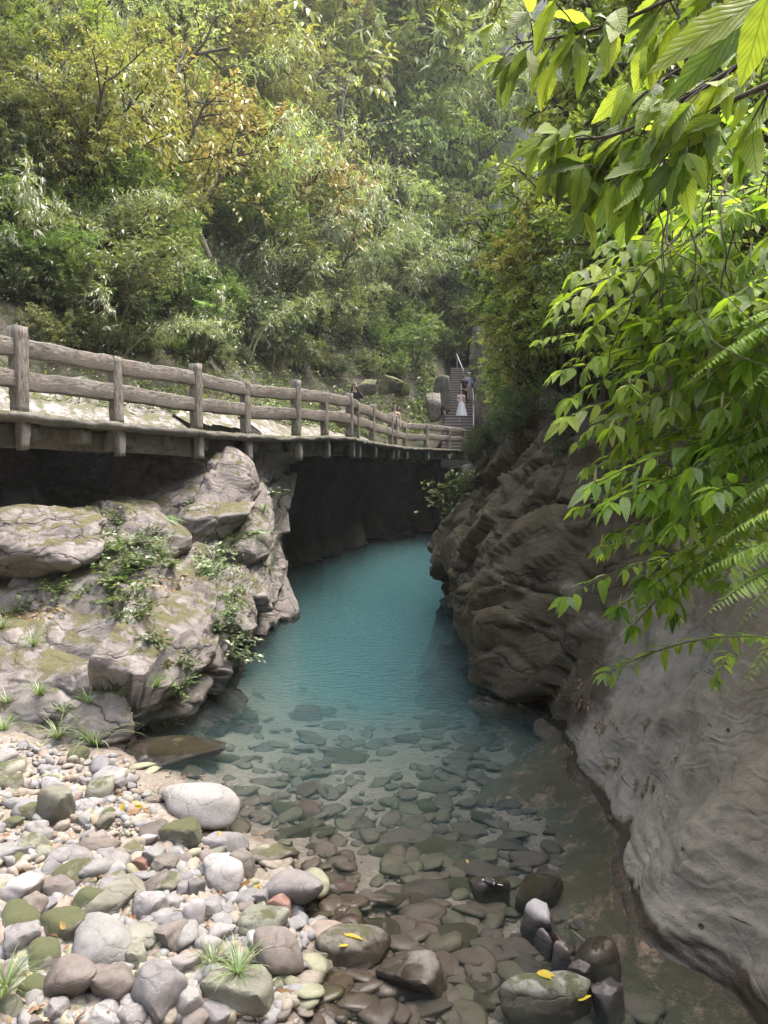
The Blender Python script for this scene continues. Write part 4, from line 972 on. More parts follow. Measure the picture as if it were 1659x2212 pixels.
# stones scattered between the large ones: 150 on the bank, 190 on the bed, then gravel too small to count
LOW = []
for s in range(8):
    v, f = rock_verts(400 + s, 3, ang=.7 if s % 2 else .3, lump=.15); LOW.append(mk('small_stone', v, f))
def scatter_px(n, poly, minpx, maxpx, mats, fn):
    k = 0
    xs_ = [q[0] for q in poly]; ys_ = [q[1] for q in poly]
    while k < n:
        x = random.uniform(min(xs_), max(xs_)); y = random.uniform(min(ys_), max(ys_)); ins = False; j = len(poly) - 1
        for i in range(len(poly)):
            if (poly[i][1] > y) != (poly[j][1] > y) and x < (poly[j][0] - poly[i][0]) * (y - poly[i][1]) / (poly[j][1] - poly[i][1]) + poly[i][0]: ins = not ins
            j = i
        if not ins: continue
        fn(x, y, random.uniform(0, 1) ** 2 * (maxpx - minpx) + minpx, random.choice(mats)); k += 1
BANKPOLY = [(-20, 1600), (110, 1612), (265, 1632), (330, 1740), (330, 1800), (540, 1860), (560, 1940), (700, 1990), (640, 2080), (630, 2215), (-20, 2215)]
BEDPOLY = [(260, 1670), (420, 1590), (640, 1440), (900, 1420), (1060, 1500), (1130, 1640), (1200, 1800), (1290, 1950), (1400, 2215), (640, 2215), (700, 2000), (560, 1870), (340, 1740)]
LAB = {P_: 'small pale pink-grey stone filling a gap between the larger bank stones', GR: 'small greenish stone filling a gap between the larger bank stones', BR: 'small brown stone filling a gap between the larger bank stones'}
LABU = {UN: 'small dark brown cobble on the bed under clear water', RD: 'small rust-coloured cobble on the bed under clear water', GR: 'small olive cobble on the bed under clear water'}
def zone_b(x, y): return '%s %s' % ('upper' if y < 1800 else 'middle' if y < 2000 else 'lower', 'left' if x < 180 else 'centre' if x < 380 else 'right')
def zone_w(x, y): return '%s %s' % ('farthest' if y < 1700 else 'middle' if y < 1900 else 'nearest', 'left' if x < 650 else 'centre' if x < 950 else 'right')
def f_bank(x, y, s, m):
    z = .08
    for _ in range(3): p = G(x, y, z); z = gz(p[0], p[1]) + .03
    r = SC(s, p[1]) / 2
    o = put_rock('cobble', random.choice(LOW), m, (p[0], p[1], gz(p[0], p[1]) + r * .35), (r * random.uniform(.85, 1.3), r * random.uniform(.7, 1.1), r * random.uniform(.45, .8)), random.uniform(0, 6.3), (random.uniform(-.3, .3), random.uniform(-.3, .3)))
    z_ = zone_b(x, y); tag(o, LAB[m].replace('filling a gap between the larger bank stones', 'between larger stones in the %s of the bank' % z_), 'stone', '%s small stones, %s of the bank' % (m.replace('stone_', '').replace('stone', 'pale'), z_))
def f_bed(x, y, s, m):
    z = -.2
    for _ in range(4): p = G(x, y, z); z = gz(p[0], p[1])
    r = SC(s, p[1]) / 2
    o = put_rock('cobble', random.choice(LOW), m, (p[0], p[1], z + r * .1), (r * random.uniform(.9, 1.4), r * random.uniform(.8, 1.1), r * random.uniform(.3, .55)), random.uniform(0, 6.3), (random.uniform(-.15, .15), random.uniform(-.15, .15)))
    z_ = zone_w(x, y); tag(o, LABU[m].replace('on the bed under clear water', 'under clear water, %s part of the shallows' % z_), 'stone', '%s cobbles, %s part of the shallows' % (m.replace('stone_', ''), z_))
scatter_px(165, BANKPOLY, 28, 78, [P_, P_, P_, GR, BR], f_bank)
scatter_px(130, BEDPOLY, 28, 80, [UN, UN, UN, UN, GR, RD], f_bed)
def gravel(name, n, poly, smin, smax, mats, label, under):
    Vs, Fs, mi, o = [], [], [], 0
    tv, tf = rock_verts(500, 2, .3); fam = [rock_verts(500 + k, 2, .3)[0] for k in range(5)]
    xs_ = RNG.uniform(min(q[0] for q in poly), max(q[0] for q in poly), n * 2); ys_ = RNG.uniform(min(q[1] for q in poly), max(q[1] for q in poly), n * 2)
    px = np.array(poly); ins = np.zeros(len(xs_), bool); j = len(poly) - 1
    for i in range(len(poly)):
        c = ((px[i, 1] > ys_) != (px[j, 1] > ys_)) & (xs_ < (px[j, 0] - px[i, 0]) * (ys_ - px[i, 1]) / (px[j, 1] - px[i, 1] + 1e-9) + px[i, 0]); ins ^= c; j = i
    xs_, ys_ = xs_[ins][:n], ys_[ins][:n]
    for x, y in zip(xs_, ys_):
        z = -.15 if under else .1
        for _ in range(2): p = G(x, y, z); z = gz(p[0], p[1])
        r = (RNG.random() ** 2.6 * (smax - smin) + smin) / 2; R = np.array(Euler((RNG.uniform(-.3, .3), RNG.uniform(-.3, .3), RNG.uniform(-3, 3)) if under else RNG.uniform(-3, 3, 3)).to_matrix())
        q = (fam[RNG.integers(5)] * np.array([1.25, .9, .30 if under else .65]) * r) @ R.T * np.array([1, 1, .75]) + np.array([p[0], p[1], z + r * .25])
        Vs.append(q); Fs.append(tf + o); o += len(q); mi.append(np.full(len(tf), RNG.integers(len(mats))))
    tag(obj(name, mk(name, np.concatenate(Vs), np.concatenate(Fs), midx=np.concatenate(mi)), [M[m] for m in mats]), label, None, None, 'stuff')
def nongeo(base, name, **k): M[name] = rock_mat(name, base, **k)
nongeo([(.13, .13, .13), (.22, .215, .215), (.29, .285, .285), (.23, .225, .23)], 'gravel_pale', scale=4, instanced=False, moss=0, wetline=.02)
nongeo([(.14, .125, .10), (.25, .22, .18), (.32, .285, .24), (.23, .20, .16)], 'gravel_dark', scale=4, instanced=False, moss=0, wetline=.02)
nongeo([(.16, .125, .10), (.24, .19, .155), (.29, .24, .20), (.22, .17, .14)], 'gravel_red', scale=4, instanced=False, moss=0, wetline=.02)
nongeo([(.15, .15, .09), (.24, .24, .16), (.31, .31, .22), (.25, .25, .17)], 'gravel_olive', scale=4, instanced=False, moss=0, wetline=.02)
gravel('bank_gravel', 5000, BANKPOLY, .02, .13, ['gravel_pale', 'gravel_pale', 'gravel_dark', 'gravel_olive', 'gravel_pale', 'gravel_red', 'gravel_dark'], 'mixed small gravel between the bank stones', False)
gravel('bed_gravel', 1900, BEDPOLY, .022, .24, ['gravel_dark', 'gravel_dark', 'gravel_olive', 'gravel_dark', 'gravel_olive', 'gravel_red'], 'small dark gravel on the stream bed', True)
# slab boulder on the outcrop's left shoulder
def big_boulder(name, label, pts_c, dims, rz, mat, seed, sub=6, tilt=(0, 0)):
    v, f = rock_verts(seed, sub, .6, .12); v = v * np.array(dims)
    n_ = nrm(v); b = fbm(v * 2.2, 5, seed + 1) * .05 + fbm(v * 8, 3, seed + 2) * .012
    st = v[:, 2] * 5 + fbm(v * 1.2, 3, seed + 3) * 1.6; b = b + (st - np.floor(st)) * .035
    o = obj(name, mk(name, v + n_ * b[:, None], f), M[mat], loc=pts_c, rot=(tilt[0], tilt[1], rz)); return tag(o, label, 'boulder')
big_boulder('boulder', 'huge undercut slab boulder on the left shoulder of the outcrop below the walkway', D(45, 1170, 9.9), (1.35, .95, .52), -.25, 'bank', 611, tilt=(.12, -.16))
big_boulder('boulder', 'long pale tilted boulder beneath the walkway above the ferns', D(455, 1120, 12.6), (.85, .6, .36), .4, 'bank', 612, 5, tilt=(.1, -.42))
big_boulder('boulder', 'rough upright boulder between the slab boulder and the fern', D(330, 1165, 11.2), (.55, .5, .45), .4, 'bank', 613, 5)
big_boulder('boulder', 'dark wet rock slab at the waterline under the outcrop', D(330, 1640, 7.35), (.78, .4, .16), .32, 'bank', 614, 5, tilt=(0, -.2))
for px, py, Y, d3, lab, sd_ in [(795, 838, 23.5, (.34, .3, .26), 'rounded mossy boulder behind the railing beside the woman with her hand at her head', 620), (845, 832, 25.5, (.36, .34, .32), 'pair-topped grey boulder behind the railing between the two women', 621),
                          (742, 905, 21, (.36, .3, .26), 'low mossy boulder seen between railing posts behind the walkway', 622), (938, 880, 34.5, (.42, .5, .7), 'upright mossy boulder left of the foot of the stone steps', 623), (955, 850, 38.5, (.35, .7, .9), 'tall mossy boulder half way up the left side of the stone steps', 624)]:
    big_boulder('boulder', lab, D(px, py, Y), d3, .5, 'boulder', sd_, 5)

v, f = rock_verts(631, 5, .35, .1); v = v * np.array([.34, .42, .36]); v = v + nrm(v) * (fbm(v * 6, 4, 632) * .02)[:, None]
tag(obj('boulder', mk('boulder', v, f), M['boulder'], loc=D(1610, 1690, 4.75) + np.array([.12, .1, 0]), rot=(.3, .2, .4)), 'dark mossy boulder bulging from the smooth slab at the right edge', 'boulder')

v, f = ico(5); v = v * np.array([3.4, 2.6, 4.2]); v = v + nrm(v) * (fbm(v * .6, 4, 640) * .7)[:, None] + np.array([5.3, 49.0, 8.6])
tag(obj('hillside', mk('hillside_knoll', v, f), M['soil']), kind='structure')
# ------------------------------------------------------------------ plant prototypes
def rot_about(v, ax, a):
    v = np.asarray(v, float); ax = nrm(ax); return v * math.cos(a) + np.cross(ax, v) * math.sin(a) + ax * np.dot(ax, v) * (1 - math.cos(a))
def perp(d):
    a = np.array([0, 0, 1.]) if abs(d[2]) < .9 else np.array([1., 0, 0]); return nrm(np.cross(d, a))
def grow(T, Lf, p, d, length, r, lv, q, rnd):
    n = 5 if lv else 4; pts = [p]; dirs = []
    for i in range(n):
        d = nrm(d + rnd.normal(size=3) * q['wob'] + np.array([0, 0, 1]) * q['up'][min(lv, len(q['up']) - 1)] + q.get('lean', np.zeros(3)) * .06)
        p = p + d * length / n; pts.append(p); dirs.append(d)
    if lv > 0 or q.get('twigs', True): T.add(pts, np.linspace(r, r * .45, n + 1), 5 if lv > 1 else 3)
    if lv == 0:
        m = q['leaves']
        for k in range(m):
            t = (k + .6) / m * n; i = min(int(t), n - 1); f = t - i; pos = pts[i] * (1 - f) + pts[i + 1] * f; dd = dirs[i]
            side = perp(dd); a = (k % 2) * math.pi + rnd.normal() * q['spread'] + q.get('twist', 0) * k
            sd_ = rot_about(side, dd, a); ld = nrm(dd * q['fwd'] + sd_ + np.array([0, 0, q['ldroop']]) + rnd.normal(size=3) * .18)
            up = nrm(np.array([0, 0, 1.]) + rnd.normal(size=3) * q['upj'])
            s = q['L'] * rnd.uniform(.65, 1.2)
            Lf.add(pos, ld, up, s, s * q['asp'] * rnd.uniform(.8, 1.15))
        return
    nb = q['nb'][q['lv'] - lv]
    for k in range(nb):
        t = (.25 + .75 * (k + rnd.random() * .6) / nb) * n; i = min(int(t), n - 1); f = t - i; pos = pts[i] * (1 - f) + pts[i + 1] * f
        ang = math.radians(q['ang'] + rnd.normal() * 12); az = k * 2.4 + rnd.random()
        nd = rot_about(rot_about(dirs[i], perp(dirs[i]), ang), dirs[i], az)
        grow(T, Lf, pos, nd, length * q['ratio'] * rnd.uniform(.75, 1.2) * (1 - .35 * (k / nb)), r * .5, lv - 1, q, rnd)
def plant_proto(seed, stems, q, style='quad', droop=.25, base_spread=.3, tilt=.5):
    rnd = np.random.default_rng(seed); T, Lf = Tubes(), Leaves()
    for s in range(stems):
        a = rnd.uniform(0, 6.28); d = nrm(np.array([math.cos(a) * tilt * rnd.uniform(.3, 1), math.sin(a) * tilt * rnd.uniform(.3, 1), 1]))
        p = np.array([math.cos(a), math.sin(a), 0]) * base_spread * rnd.random()
        grow(T, Lf, p, d, q['len'] * rnd.uniform(.75, 1.15), q['r'], q['lv'], q, rnd)
    return T.mesh('trunk'), Lf.mesh('crown', style, droop)
def pr(**k):
    d = dict(len=2., r=.03, lv=2, nb=[6, 5], ang=50, ratio=.5, wob=.12, up=[.0, .05, .1], leaves=8, spread=.5, fwd=.7, ldroop=-.15, upj=.35, L=.11, asp=.42)
    d.update(k); return d
PR = {}
def reg(kind, n, *a, **k): PR[kind] = [plant_proto(1000 + len(PR) * 37 + i, *a, **k) for i in range(n)]
reg('shrub', 4, 8, pr(len=1.7, nb=[8, 6], leaves=10, L=.13), tilt=1.0)
reg('broad', 3, 4, pr(len=2.2, r=.045, nb=[8, 7], leaves=9, L=.17, asp=.36, up=[-.10, -.04, .12], ldroop=-.35, upj=.3, ang=58), tilt=1.0, style='mid')
reg('dense', 3, 9, pr(len=1.3, nb=[8, 6], leaves=11, L=.105, asp=.42, upj=.45), tilt=1.2)
reg('fine', 3, 3, pr(len=3.4, r=.05, lv=3, nb=[7, 6, 5], leaves=11, L=.125, asp=.40, ratio=.48, up=[-.04, 0, .05, .12], ang=52, wob=.14), tilt=.6)
reg('tree', 3, 1, pr(len=4.6, r=.11, lv=3, nb=[10, 7, 5], leaves=11, L=.165, asp=.40, ratio=.5, up=[-.06, -.02, .05, .15], ang=60), tilt=.35)
def bamboo(seed):
    rnd = np.random.default_rng(seed); T, Lf = Tubes(), Leaves()
    for s in range(7):
        a = rnd.uniform(0, 6.28); d = nrm(np.array([math.cos(a) * .5, math.sin(a) * .5, 1])); p = np.array([math.cos(a), math.sin(a), 0]) * .2; pts = [p]; n = 12; L = rnd.uniform(2.2, 3.4)
        for i in range(n):
            d = nrm(d + np.array([math.cos(a), math.sin(a), -1.1]) * .055 * (i / 4)); p = p + d * L / n; pts.append(p)
            if i > 3:
                for _ in range(4):
                    td = nrm(d + rnd.normal(size=3) * .8 + [0, 0, -.1]); tp = p; tl = rnd.uniform(.2, .5); te = tp + td * tl + np.array([0, 0, -.06]); T.add([tp, (tp + te) / 2 + [0, 0, .03], te], .004, 3)
                    for k in range(7):
                        pos = tp + (te - tp) * (.35 + .65 * k / 6); ld = nrm(td * .7 + rnd.normal(size=3) * .5 + [0, 0, -.45]); s_ = rnd.uniform(.12, .22)
                        Lf.add(pos, ld, nrm(rnd.normal(size=3) * .4 + [0, 0, 1]), s_, s_ * .13)
        T.add(pts, np.linspace(.016, .004, n + 1), 5)
    return T.mesh('culm'), Lf.mesh('crown', 'mid', .35)
PR['bamboo'] = [bamboo(70 + i) for i in range(3)]
def fern(seed, n=9, L=.9, pin=24, pw=.2, hang=0.):
    rnd = np.random.default_rng(seed); T, Lf = Tubes(), Leaves()
    for s in range(n):
        a = s / n * 6.28 + rnd.uniform(-.3, .3); l = L * rnd.uniform(.75, 1.15); d = nrm(np.array([math.cos(a) * .8, math.sin(a) * .8, .9 - hang])); p = np.zeros(3); pts = [p]; ds = []
        for i in range(14): d = nrm(d + np.array([math.cos(a) * .03, math.sin(a) * .03, -.115])); p = p + d * l / 14; pts.append(p); ds.append(d)
        T.add(pts, np.linspace(.007, .002, 15), 3)
        for k in range(pin):
            t = (.16 + .83 * k / pin) * 14; i = min(int(t), 13); f = t - i; pos = pts[i] * (1 - f) + pts[i + 1] * f; dd = ds[i]; side = nrm(np.cross(dd, [0, 0, 1])); up = np.cross(side, dd)
            w_ = pw * l * math.sin(min(1, .25 + (1 - k / pin) * 1.1) * math.pi / 2) * (1 if k > 2 else .7)
            for sg in (-1, 1): Lf.add(pos, nrm(side * sg + dd * .35 + [0, 0, -.12]), up + rnd.normal(size=3) * .1, w_, w_ * .17)
    return T.mesh('stalk'), Lf.mesh('fronds', 'mid', .15, )
PR['fern'] = [fern(80 + i) for i in range(3)]
def bigplant(seed):   # tall stem with alternate broad leaves
    rnd = np.random.default_rng(seed); T, Lf = Tubes(), Leaves()
    for s in range(3):
        a = rnd.uniform(0, 6.28); d = nrm(np.array([math.cos(a) * .4, math.sin(a) * .4, 1])); p = np.array([math.cos(a), math.sin(a), 0]) * .15; pts = [p]
        for i in range(9):
            d = nrm(d + rnd.normal(size=3) * .1); p = p + d * .2; pts.append(p)
            if i > 1:
                for k in range(2):
                    b = i * 2.2 + k * 3.1; ld = nrm(np.array([math.cos(b), math.sin(b), .1])); T.add([p, p + ld * .09], .004, 3); s_ = rnd.uniform(.16, .27); Lf.add(p + ld * .09, nrm(ld + [0, 0, -.5]), np.array([0, 0, 1.]) + rnd.normal(size=3) * .2, s_, s_ * .62)
        T.add(pts, np.linspace(.012, .005, 10), 4)
    return T.mesh('stem'), Lf.mesh('leaves', 'mid', .2)
PR['big'] = [bigplant(90 + i) for i in range(3)]
def straw(seed):
    rnd = np.random.default_rng(seed); T, Lf = Tubes(), Leaves()
    for s in range(60):
        a = rnd.uniform(0, 6.28); d = nrm(np.array([math.cos(a) * .5, math.sin(a) * .5, .8 + rnd.random()])); p = rnd.normal(size=3) * .2 * [1, 1, 0]; pts = [p]; l = rnd.uniform(.7, 2.2)
        for i in range(6): d = nrm(d + rnd.normal(size=3) * .14 + [0, 0, -.10]); p = p + d * l / 6; pts.append(p)
        T.add(pts, np.linspace(.006, .002, 7), 3)
        for k in range(5): Lf.add(pts[rnd.integers(2, 7)], nrm(rnd.normal(size=3) + [0, 0, -.4]), np.array([0, 0, 1.]), rnd.uniform(.1, .2), .02)
    return T.mesh('stems'), Lf.mesh('leaves', 'mid', .3)
PR['straw'] = [straw(95 + i) for i in range(2)]
def plant(kind, loc, scale, rz, leafmat, barkmat, name, label, cat, group, tilt=(0, 0), part=('trunk', 'crown'), lean=None):
    tm, cm = random.choice(PR[kind])
    t = thing(name, label, cat, loc, (tilt[0], tilt[1], rz), group, scale)
    a = obj(part[0], tm, None, t); b = obj(part[1], cm, None, t)
    for o, m in ((a, barkmat), (b, leafmat)):
        if not o.data.materials: o.data.materials.append(None)
        o.material_slots[0].link = 'OBJECT'; o.material_slots[0].material = M[m]
    return t
_MV = {}
def blocks_steps(t):
    """does this plant hang in front of the stone steps and the people on them?"""
    c = t.children[1].data
    if c.name not in _MV:
        a_ = np.empty(len(c.vertices) * 3, np.float32); c.vertices.foreach_get('co', a_); _MV[c.name] = a_.reshape(-1, 3)[::11]
    m = np.array(Matrix.LocRotScale(t.location, t.rotation_euler, t.scale)); P = _MV[c.name] @ m[:3, :3].T + m[:3, 3]
    x, y, d = proj(P); return ((x > 948) & (x < 1032) & (y > 800) & (y < 965) & (d > 1) & (d < 43)).mean() > .0015
def remove(t):
    for c in list(t.children): bpy.data.objects.remove(c)
    bpy.data.objects.remove(t)
# what grows where on the left slope: image zones -> kind
def zone(px, py):
    r = random.random()
    if px < 860:
        if 180 < px < 800 and 230 < py < 560 - .15 * (800 - px) * .3: 
            q_ = random.random(); return ('broad', 'lf_orange' if q_ < (.5 if px > 440 else .3) else 'lf_yellow') if r < .5 else (('fine', 'lf_yellow') if r < .7 else ('bamboo', 'lf_pale') if r < .82 else ('bare', 'lf_pale') if r < .88 else ('shrub', 'lf_olive'))
        if 300 < px < 740 and 60 < py <= 240: return ('broad', 'lf_yellow') if r < .45 else (('tree', 'lf_lime') if r < .65 else ('fine', 'lf_pale') if r < .9 else ('bare', 'lf_pale'))
        if py < 250: return ('straw', 'lf_dry') if r < .22 and px < 350 else (('bamboo', 'lf_pale') if r < .4 else ('bare', 'lf_pale') if r < .5 else ('fine', 'lf_pale' if r < .8 else 'lf_lime'))
        if py < 480: return ('fine', 'lf_olive') if r < .35 else (('shrub', 'lf_lime') if r < .6 else (('straw', 'lf_dry') if r < .72 else ('bamboo', 'lf_bamboo')))
        if 520 < px and py < 720: return ('bamboo', 'lf_bamboo') if r < .7 else ('shrub', 'lf_olive')
        if px < 520 and py < 640: return ('shrub', 'lf_green') if r < .4 else (('big', 'lf_lime') if r < .6 else (('bamboo', 'lf_bamboo') if r < .75 else ('dense', 'lf_green')))
        return ('dense', 'lf_dark') if r < .4 else (('shrub', 'lf_olive') if r < .65 else (('dense', 'lf_green') if r < .85 else ('bamboo', 'lf_bamboo')))
    if px < 1010: return ('fine', 'lf_pale') if r < .5 else (('bamboo', 'lf_bamboo') if r < .75 else ('shrub', 'lf_lime'))
    return ('fine', 'lf_green') if r < .5 else (('shrub', 'lf_green') if r < .8 else ('shrub', 'lf_lime'))
reg('bare', 2, 2, pr(len=3.6, r=.06, lv=3, nb=[5, 5, 3], leaves=2, L=.13, up=[.0, .05, .08, .1], wob=.16), tilt=.5)
KN = {'bare': ('bare_tree', 'bare tree'), 'broad': ('shrub', 'shrub'), 'shrub': ('shrub', 'shrub'), 'dense': ('bush', 'bush'), 'fine': ('tree', 'tree'), 'tree': ('tree', 'tree'), 'bamboo': ('bamboo', 'bamboo'), 'big': ('broadleaf_plant', 'plant'), 'straw': ('dry_grass', 'grass clump'), 'fern': ('fern', 'fern')}
MD = {'lf_orange': 'orange-tinged', 'lf_yellow': 'yellow-green', 'lf_lime': 'lime-green', 'lf_pale': 'pale', 'lf_olive': 'olive', 'lf_bamboo': 'silvery narrow-leaved', 'lf_green': 'fresh green', 'lf_dark': 'dark glossy', 'lf_dry': 'straw-coloured'}
PARTN = {'bamboo': ('culms', 'leaves'), 'big': ('stem', 'leaves'), 'straw': ('stems', 'leaves'), 'fern': ('stalk', 'fronds')}
def where(px, py, side):
    if side in 'FR':
        b = 'lowest' if py > 640 else 'low' if py > 480 else 'half way up' if py > 320 else 'high' if py > 150 else 'topmost'
        return ('%s on the far slope, %s' % (b, 'left part' if px < 780 else 'middle' if px < 920 else 'right part')) if side == 'F' else '%s on the slope right of the stone steps' % b
    a = 'far left' if px < 140 else 'left' if px < 290 else 'centre-left' if px < 430 else 'centre' if px < 570 else 'centre-right' if px < 710 else 'right' if px < 830 else 'far right'
    b = 'just behind the railing' if py > 640 else 'low' if py > 470 else 'half way up' if py > 260 else 'high'
    return '%s on the slope above the walkway, %s part' % (b, a) if py <= 640 else 'just behind the railing, %s part' % a
def plant_at(px, py, kind=None, mat=None, sc=1.):
    h = hit(px, py)
    if h is None: return
    p, side = h; k, m = zone(px, py) if kind is None else (kind, mat)
    if side == 'F': k, m = random.choice([('tree', 'lf_pale'), ('fine', 'lf_pale'), ('tree', 'lf_lime'), ('bamboo', 'lf_pale')])
    d = p[1]; s = sc * random.choice((.6, .8, 1., 1.1, 1.5)) * min(2.4, max(.62, (d / 22.) ** .8))
    if k in ('tree', 'fine'): s *= .8
    if d > 50: s *= 1.5
    bark = 'bamboo' if k == 'bamboo' else 'twig' if (k == 'straw' or random.random() < .3) else 'bark'
    w_ = where(px, py, side)
    t_ = plant(k, p - [0, 0, .12 * s], s, random.uniform(0, 6.28), m, bark, KN[k][0], '%s %s growing %s' % (MD[m], KN[k][1], w_), KN[k][1],
          '%s %ss %s' % (MD[m], KN[k][1], w_), part=PARTN.get(k, ('trunk', 'crown')), tilt=(random.uniform(-.2, .1), random.uniform(-.1, .25)))
    if blocks_steps(t_): remove(t_)
random.seed(11)
for gy in np.arange(50, 800, 48):
    for gx in np.arange(-60, 1010, 66):
        x = gx + random.uniform(-34, 34) + (gy % 96) * .3; y = gy + random.uniform(-26, 26)
        if x > 990 or (y > 700 and x < 130) or (y > 770 and x > 700 and random.random() < .0): continue
        if 925 < x and y > 790: continue
        plant_at(x, y)
for x, y in ((590, 545), (555, 520), (835, 570), (862, 600), (700, 240), (640, 210), (255, 340), (120, 430), (470, 570), (760, 480), (345, 520), (900, 330)):
    plant_at(x, y + 20, 'bare', 'lf_pale', 1.15)
for gx in np.arange(120, 900, 52):                     # low bushes along the top of the pale strip behind the railing
    plant_at(gx + random.uniform(-15, 15), 745 + gx * .085 + random.uniform(-10, 10), random.choice(['dense', 'dense', 'shrub']), random.choice(['lf_dark', 'lf_green', 'lf_olive']), .55)
for x, y in [(905, 820), (910, 850), (915, 880), (915, 905), (900, 790), (880, 860), (1035, 740), (1060, 700), (1085, 740), (1010, 640), (945, 730), (925, 760)]:
    plant_at(x + random.uniform(-8, 8), y, random.choice(['shrub', 'fine', 'dense']), random.choice(['lf_green', 'lf_olive', 'lf_lime']), .62)
for i_, (x, y, d, s_) in enumerate([(985, 775, 46.6, 1.3), (955, 760, 46.6, 1.4), (1015, 770, 46.4, 1.2), (970, 720, 47.4, 1.6), (1005, 725, 47.2, 1.5), (940, 700, 47.5, 1.7), (990, 680, 48.5, 1.8), (1030, 700, 46.5, 1.6), (960, 650, 49, 2.), (1010, 640, 49, 2.)]):
    m_ = ['lf_green', 'lf_lime', 'lf_olive'][i_ % 3]
    plant(['shrub', 'dense', 'fine'][i_ % 3], D(x, y + 25, d), s_, random.uniform(0, 6), m_, 'bark', 'shrub', '%s shrub crowding the head of the stone steps, %s' % (MD[m_], 'lower' if y > 740 else 'middle' if y > 690 else 'upper'), 'shrub', '%s shrubs at the head of the steps' % MD[m_])
for x, y in ((215, 640), (395, 650), (70, 470), (40, 560), (430, 600), (700, 520)):
    h = hit(x, y + 30)
    if h: plant('fern', h[0] + [0, 0, .15], 1.45, random.uniform(0, 6), 'lf_fern', 'twig', 'fern', 'large arching pale green fern %s' % ('nearest the left edge of the slope' if x < 60 else 'on the upper left of the slope' if x < 100 else 'low on the left slope above the second railing post' if x < 300 else 'low on the slope above the third railing post' if x < 410 else 'beside the yellow-green plants of the slope' if x < 500 else 'among the silvery bamboo'), 'fern', None, part=PARTN['fern'])
# right slope and its overhanging trees
RT_ = [(2.95, 9.5, 4.0, .75), (2.8, 11.2, 4.1, .7), (2.7, 13, 4.2, .85), (2.8, 15, 4.2, .9), (2.9, 17, 4.3, 1.0), (3.5, 19.5, 4.6, 1.1), (3.9, 22, 4.6, 1.1), (4.3, 25, 4.8, 1.2), (4.7, 28, 5, 1.2), (5.2, 31, 5.2, 1.3), (6, 34, 7, 1.3), (3.6, 10.5, 5.2, .9), (3.8, 14, 6.5, 1.), (4.2, 18, 7.5, 1.1),
       (4.6, 22, 8.5, 1.2), (5.2, 27, 10, 1.3), (6.2, 33, 12, 1.5), (4.6, 12, 8.5, 1.1), (5.2, 16, 10, 1.3), (5.8, 21, 12, 1.4), (6.6, 28, 15, 1.6), (5.6, 13, 12, 1.3), (7, 18, 16, 1.6), (8, 25, 20, 1.8), (4.4, 9.0, 7.2, .9), (5.4, 9.6, 10, 1.1), (6.5, 11, 14, 1.3), (3.6, 8.0, 4.6, .7), (4.6, 7.6, 7.5, .8),
       (3.1, 12.2, 4.4, .8), (3.2, 16.0, 4.6, .9), (3.3, 18.3, 4.8, .9), (3.4, 8.9, 4.9, .75), (3.9, 9.8, 6.2, .8), (3.9, 11.6, 6.4, .9)]
RT_ += [(3.2, 6.6, 4.6, .8), (3.6, 7.3, 6, .9), (3.9, 8.3, 8, 1.), (4.3, 9.4, 10, 1.1), (3.4, 5.8, 5.5, .8), (3.8, 6.4, 7.2, .9), (4.4, 7.4, 9.5, 1.), (4.9, 10.4, 12, 1.2), (5.6, 14.5, 13, 1.4), (6.6, 20, 16, 1.6), (4.6, 19.5, 8, 1.2), (5.3, 24, 10, 1.4), (3.0, 10.6, 4.4, .7)]
for i, (x, y, z, s) in enumerate(RT_):
    hz, _, _ = hillR(x, y); z = max(float(hz[0]), 3.9)
    low = z < 9.5 and y > 10.5
    if low: x = max(x, .134 * y + 1.75 * s); z = max(float(hillR(x, y)[0][0]), 3.9)
    kind = 'fine' if i % 3 != 1 else ('tree' if i % 2 else 'shrub'); m = ['lf_green', 'lf_lime', 'lf_lime', 'lf_green', 'lf_yellow'][i % 5]  # lighter leaf colours stand in for the blocked sun
    qx, qy, _q = proj((x - .8, y, z + 1.5)); ow = '%s, %s' % ('close to the steps' if qx[0] < 1060 else 'above the dark rock' if qx[0] < 1180 else 'behind the hanging leaves' if qx[0] < 1400 else 'towards the right edge', 'lowest' if qy[0] > 640 else 'low' if qy[0] > 450 else 'half way up' if qy[0] > 250 else 'high' if qy[0] > 0 else 'at the top')
    t_ = plant(kind, (x, y, z - .2), s, random.uniform(0, 6.28), m, 'bark', 'tree' if kind != 'shrub' else 'shrub', '%s %s leaning from the right wall, %s' % (MD[m], 'tree' if kind != 'shrub' else 'shrub', ow), 'tree' if kind != 'shrub' else 'shrub',
          '%s %s on the right wall' % (MD[m], 'trees' if kind != 'shrub' else 'shrubs'), tilt=(0, -random.uniform(.05, .3) if low else -random.uniform(.15, .4) if y < 8.5 else -random.uniform(.35, .75)))
    for _ in range(10):
        if not blocks_steps(t_): break
        t_.location.x += .35; t_.rotation_euler[1] *= .7
    if blocks_steps(t_): remove(t_)
for i in range(60):                                     # shrubs fringing the top of the right wall
    k = RIGHT_WALL[random.randrange(330, 540), random.randrange(188, 229)]
    if k[1] < 6.0 or k[1] > 26: continue
    s = .30 + .012 * k[1]; m = random.choice(['lf_green', 'lf_dark', 'lf_green', 'lf_lime'])
    t_ = plant(random.choice(['shrub', 'dense']), k, s * random.uniform(.7, 1.2), random.uniform(0, 6.28), m, 'bark', 'shrub', 'small %s shrub hanging over the top edge of the dark gorge wall' % MD[m], 'shrub', 'small %s shrubs on the edge of the gorge wall' % MD[m], tilt=(0, -random.uniform(.2, .9)))
    if blocks_steps(t_): remove(t_)

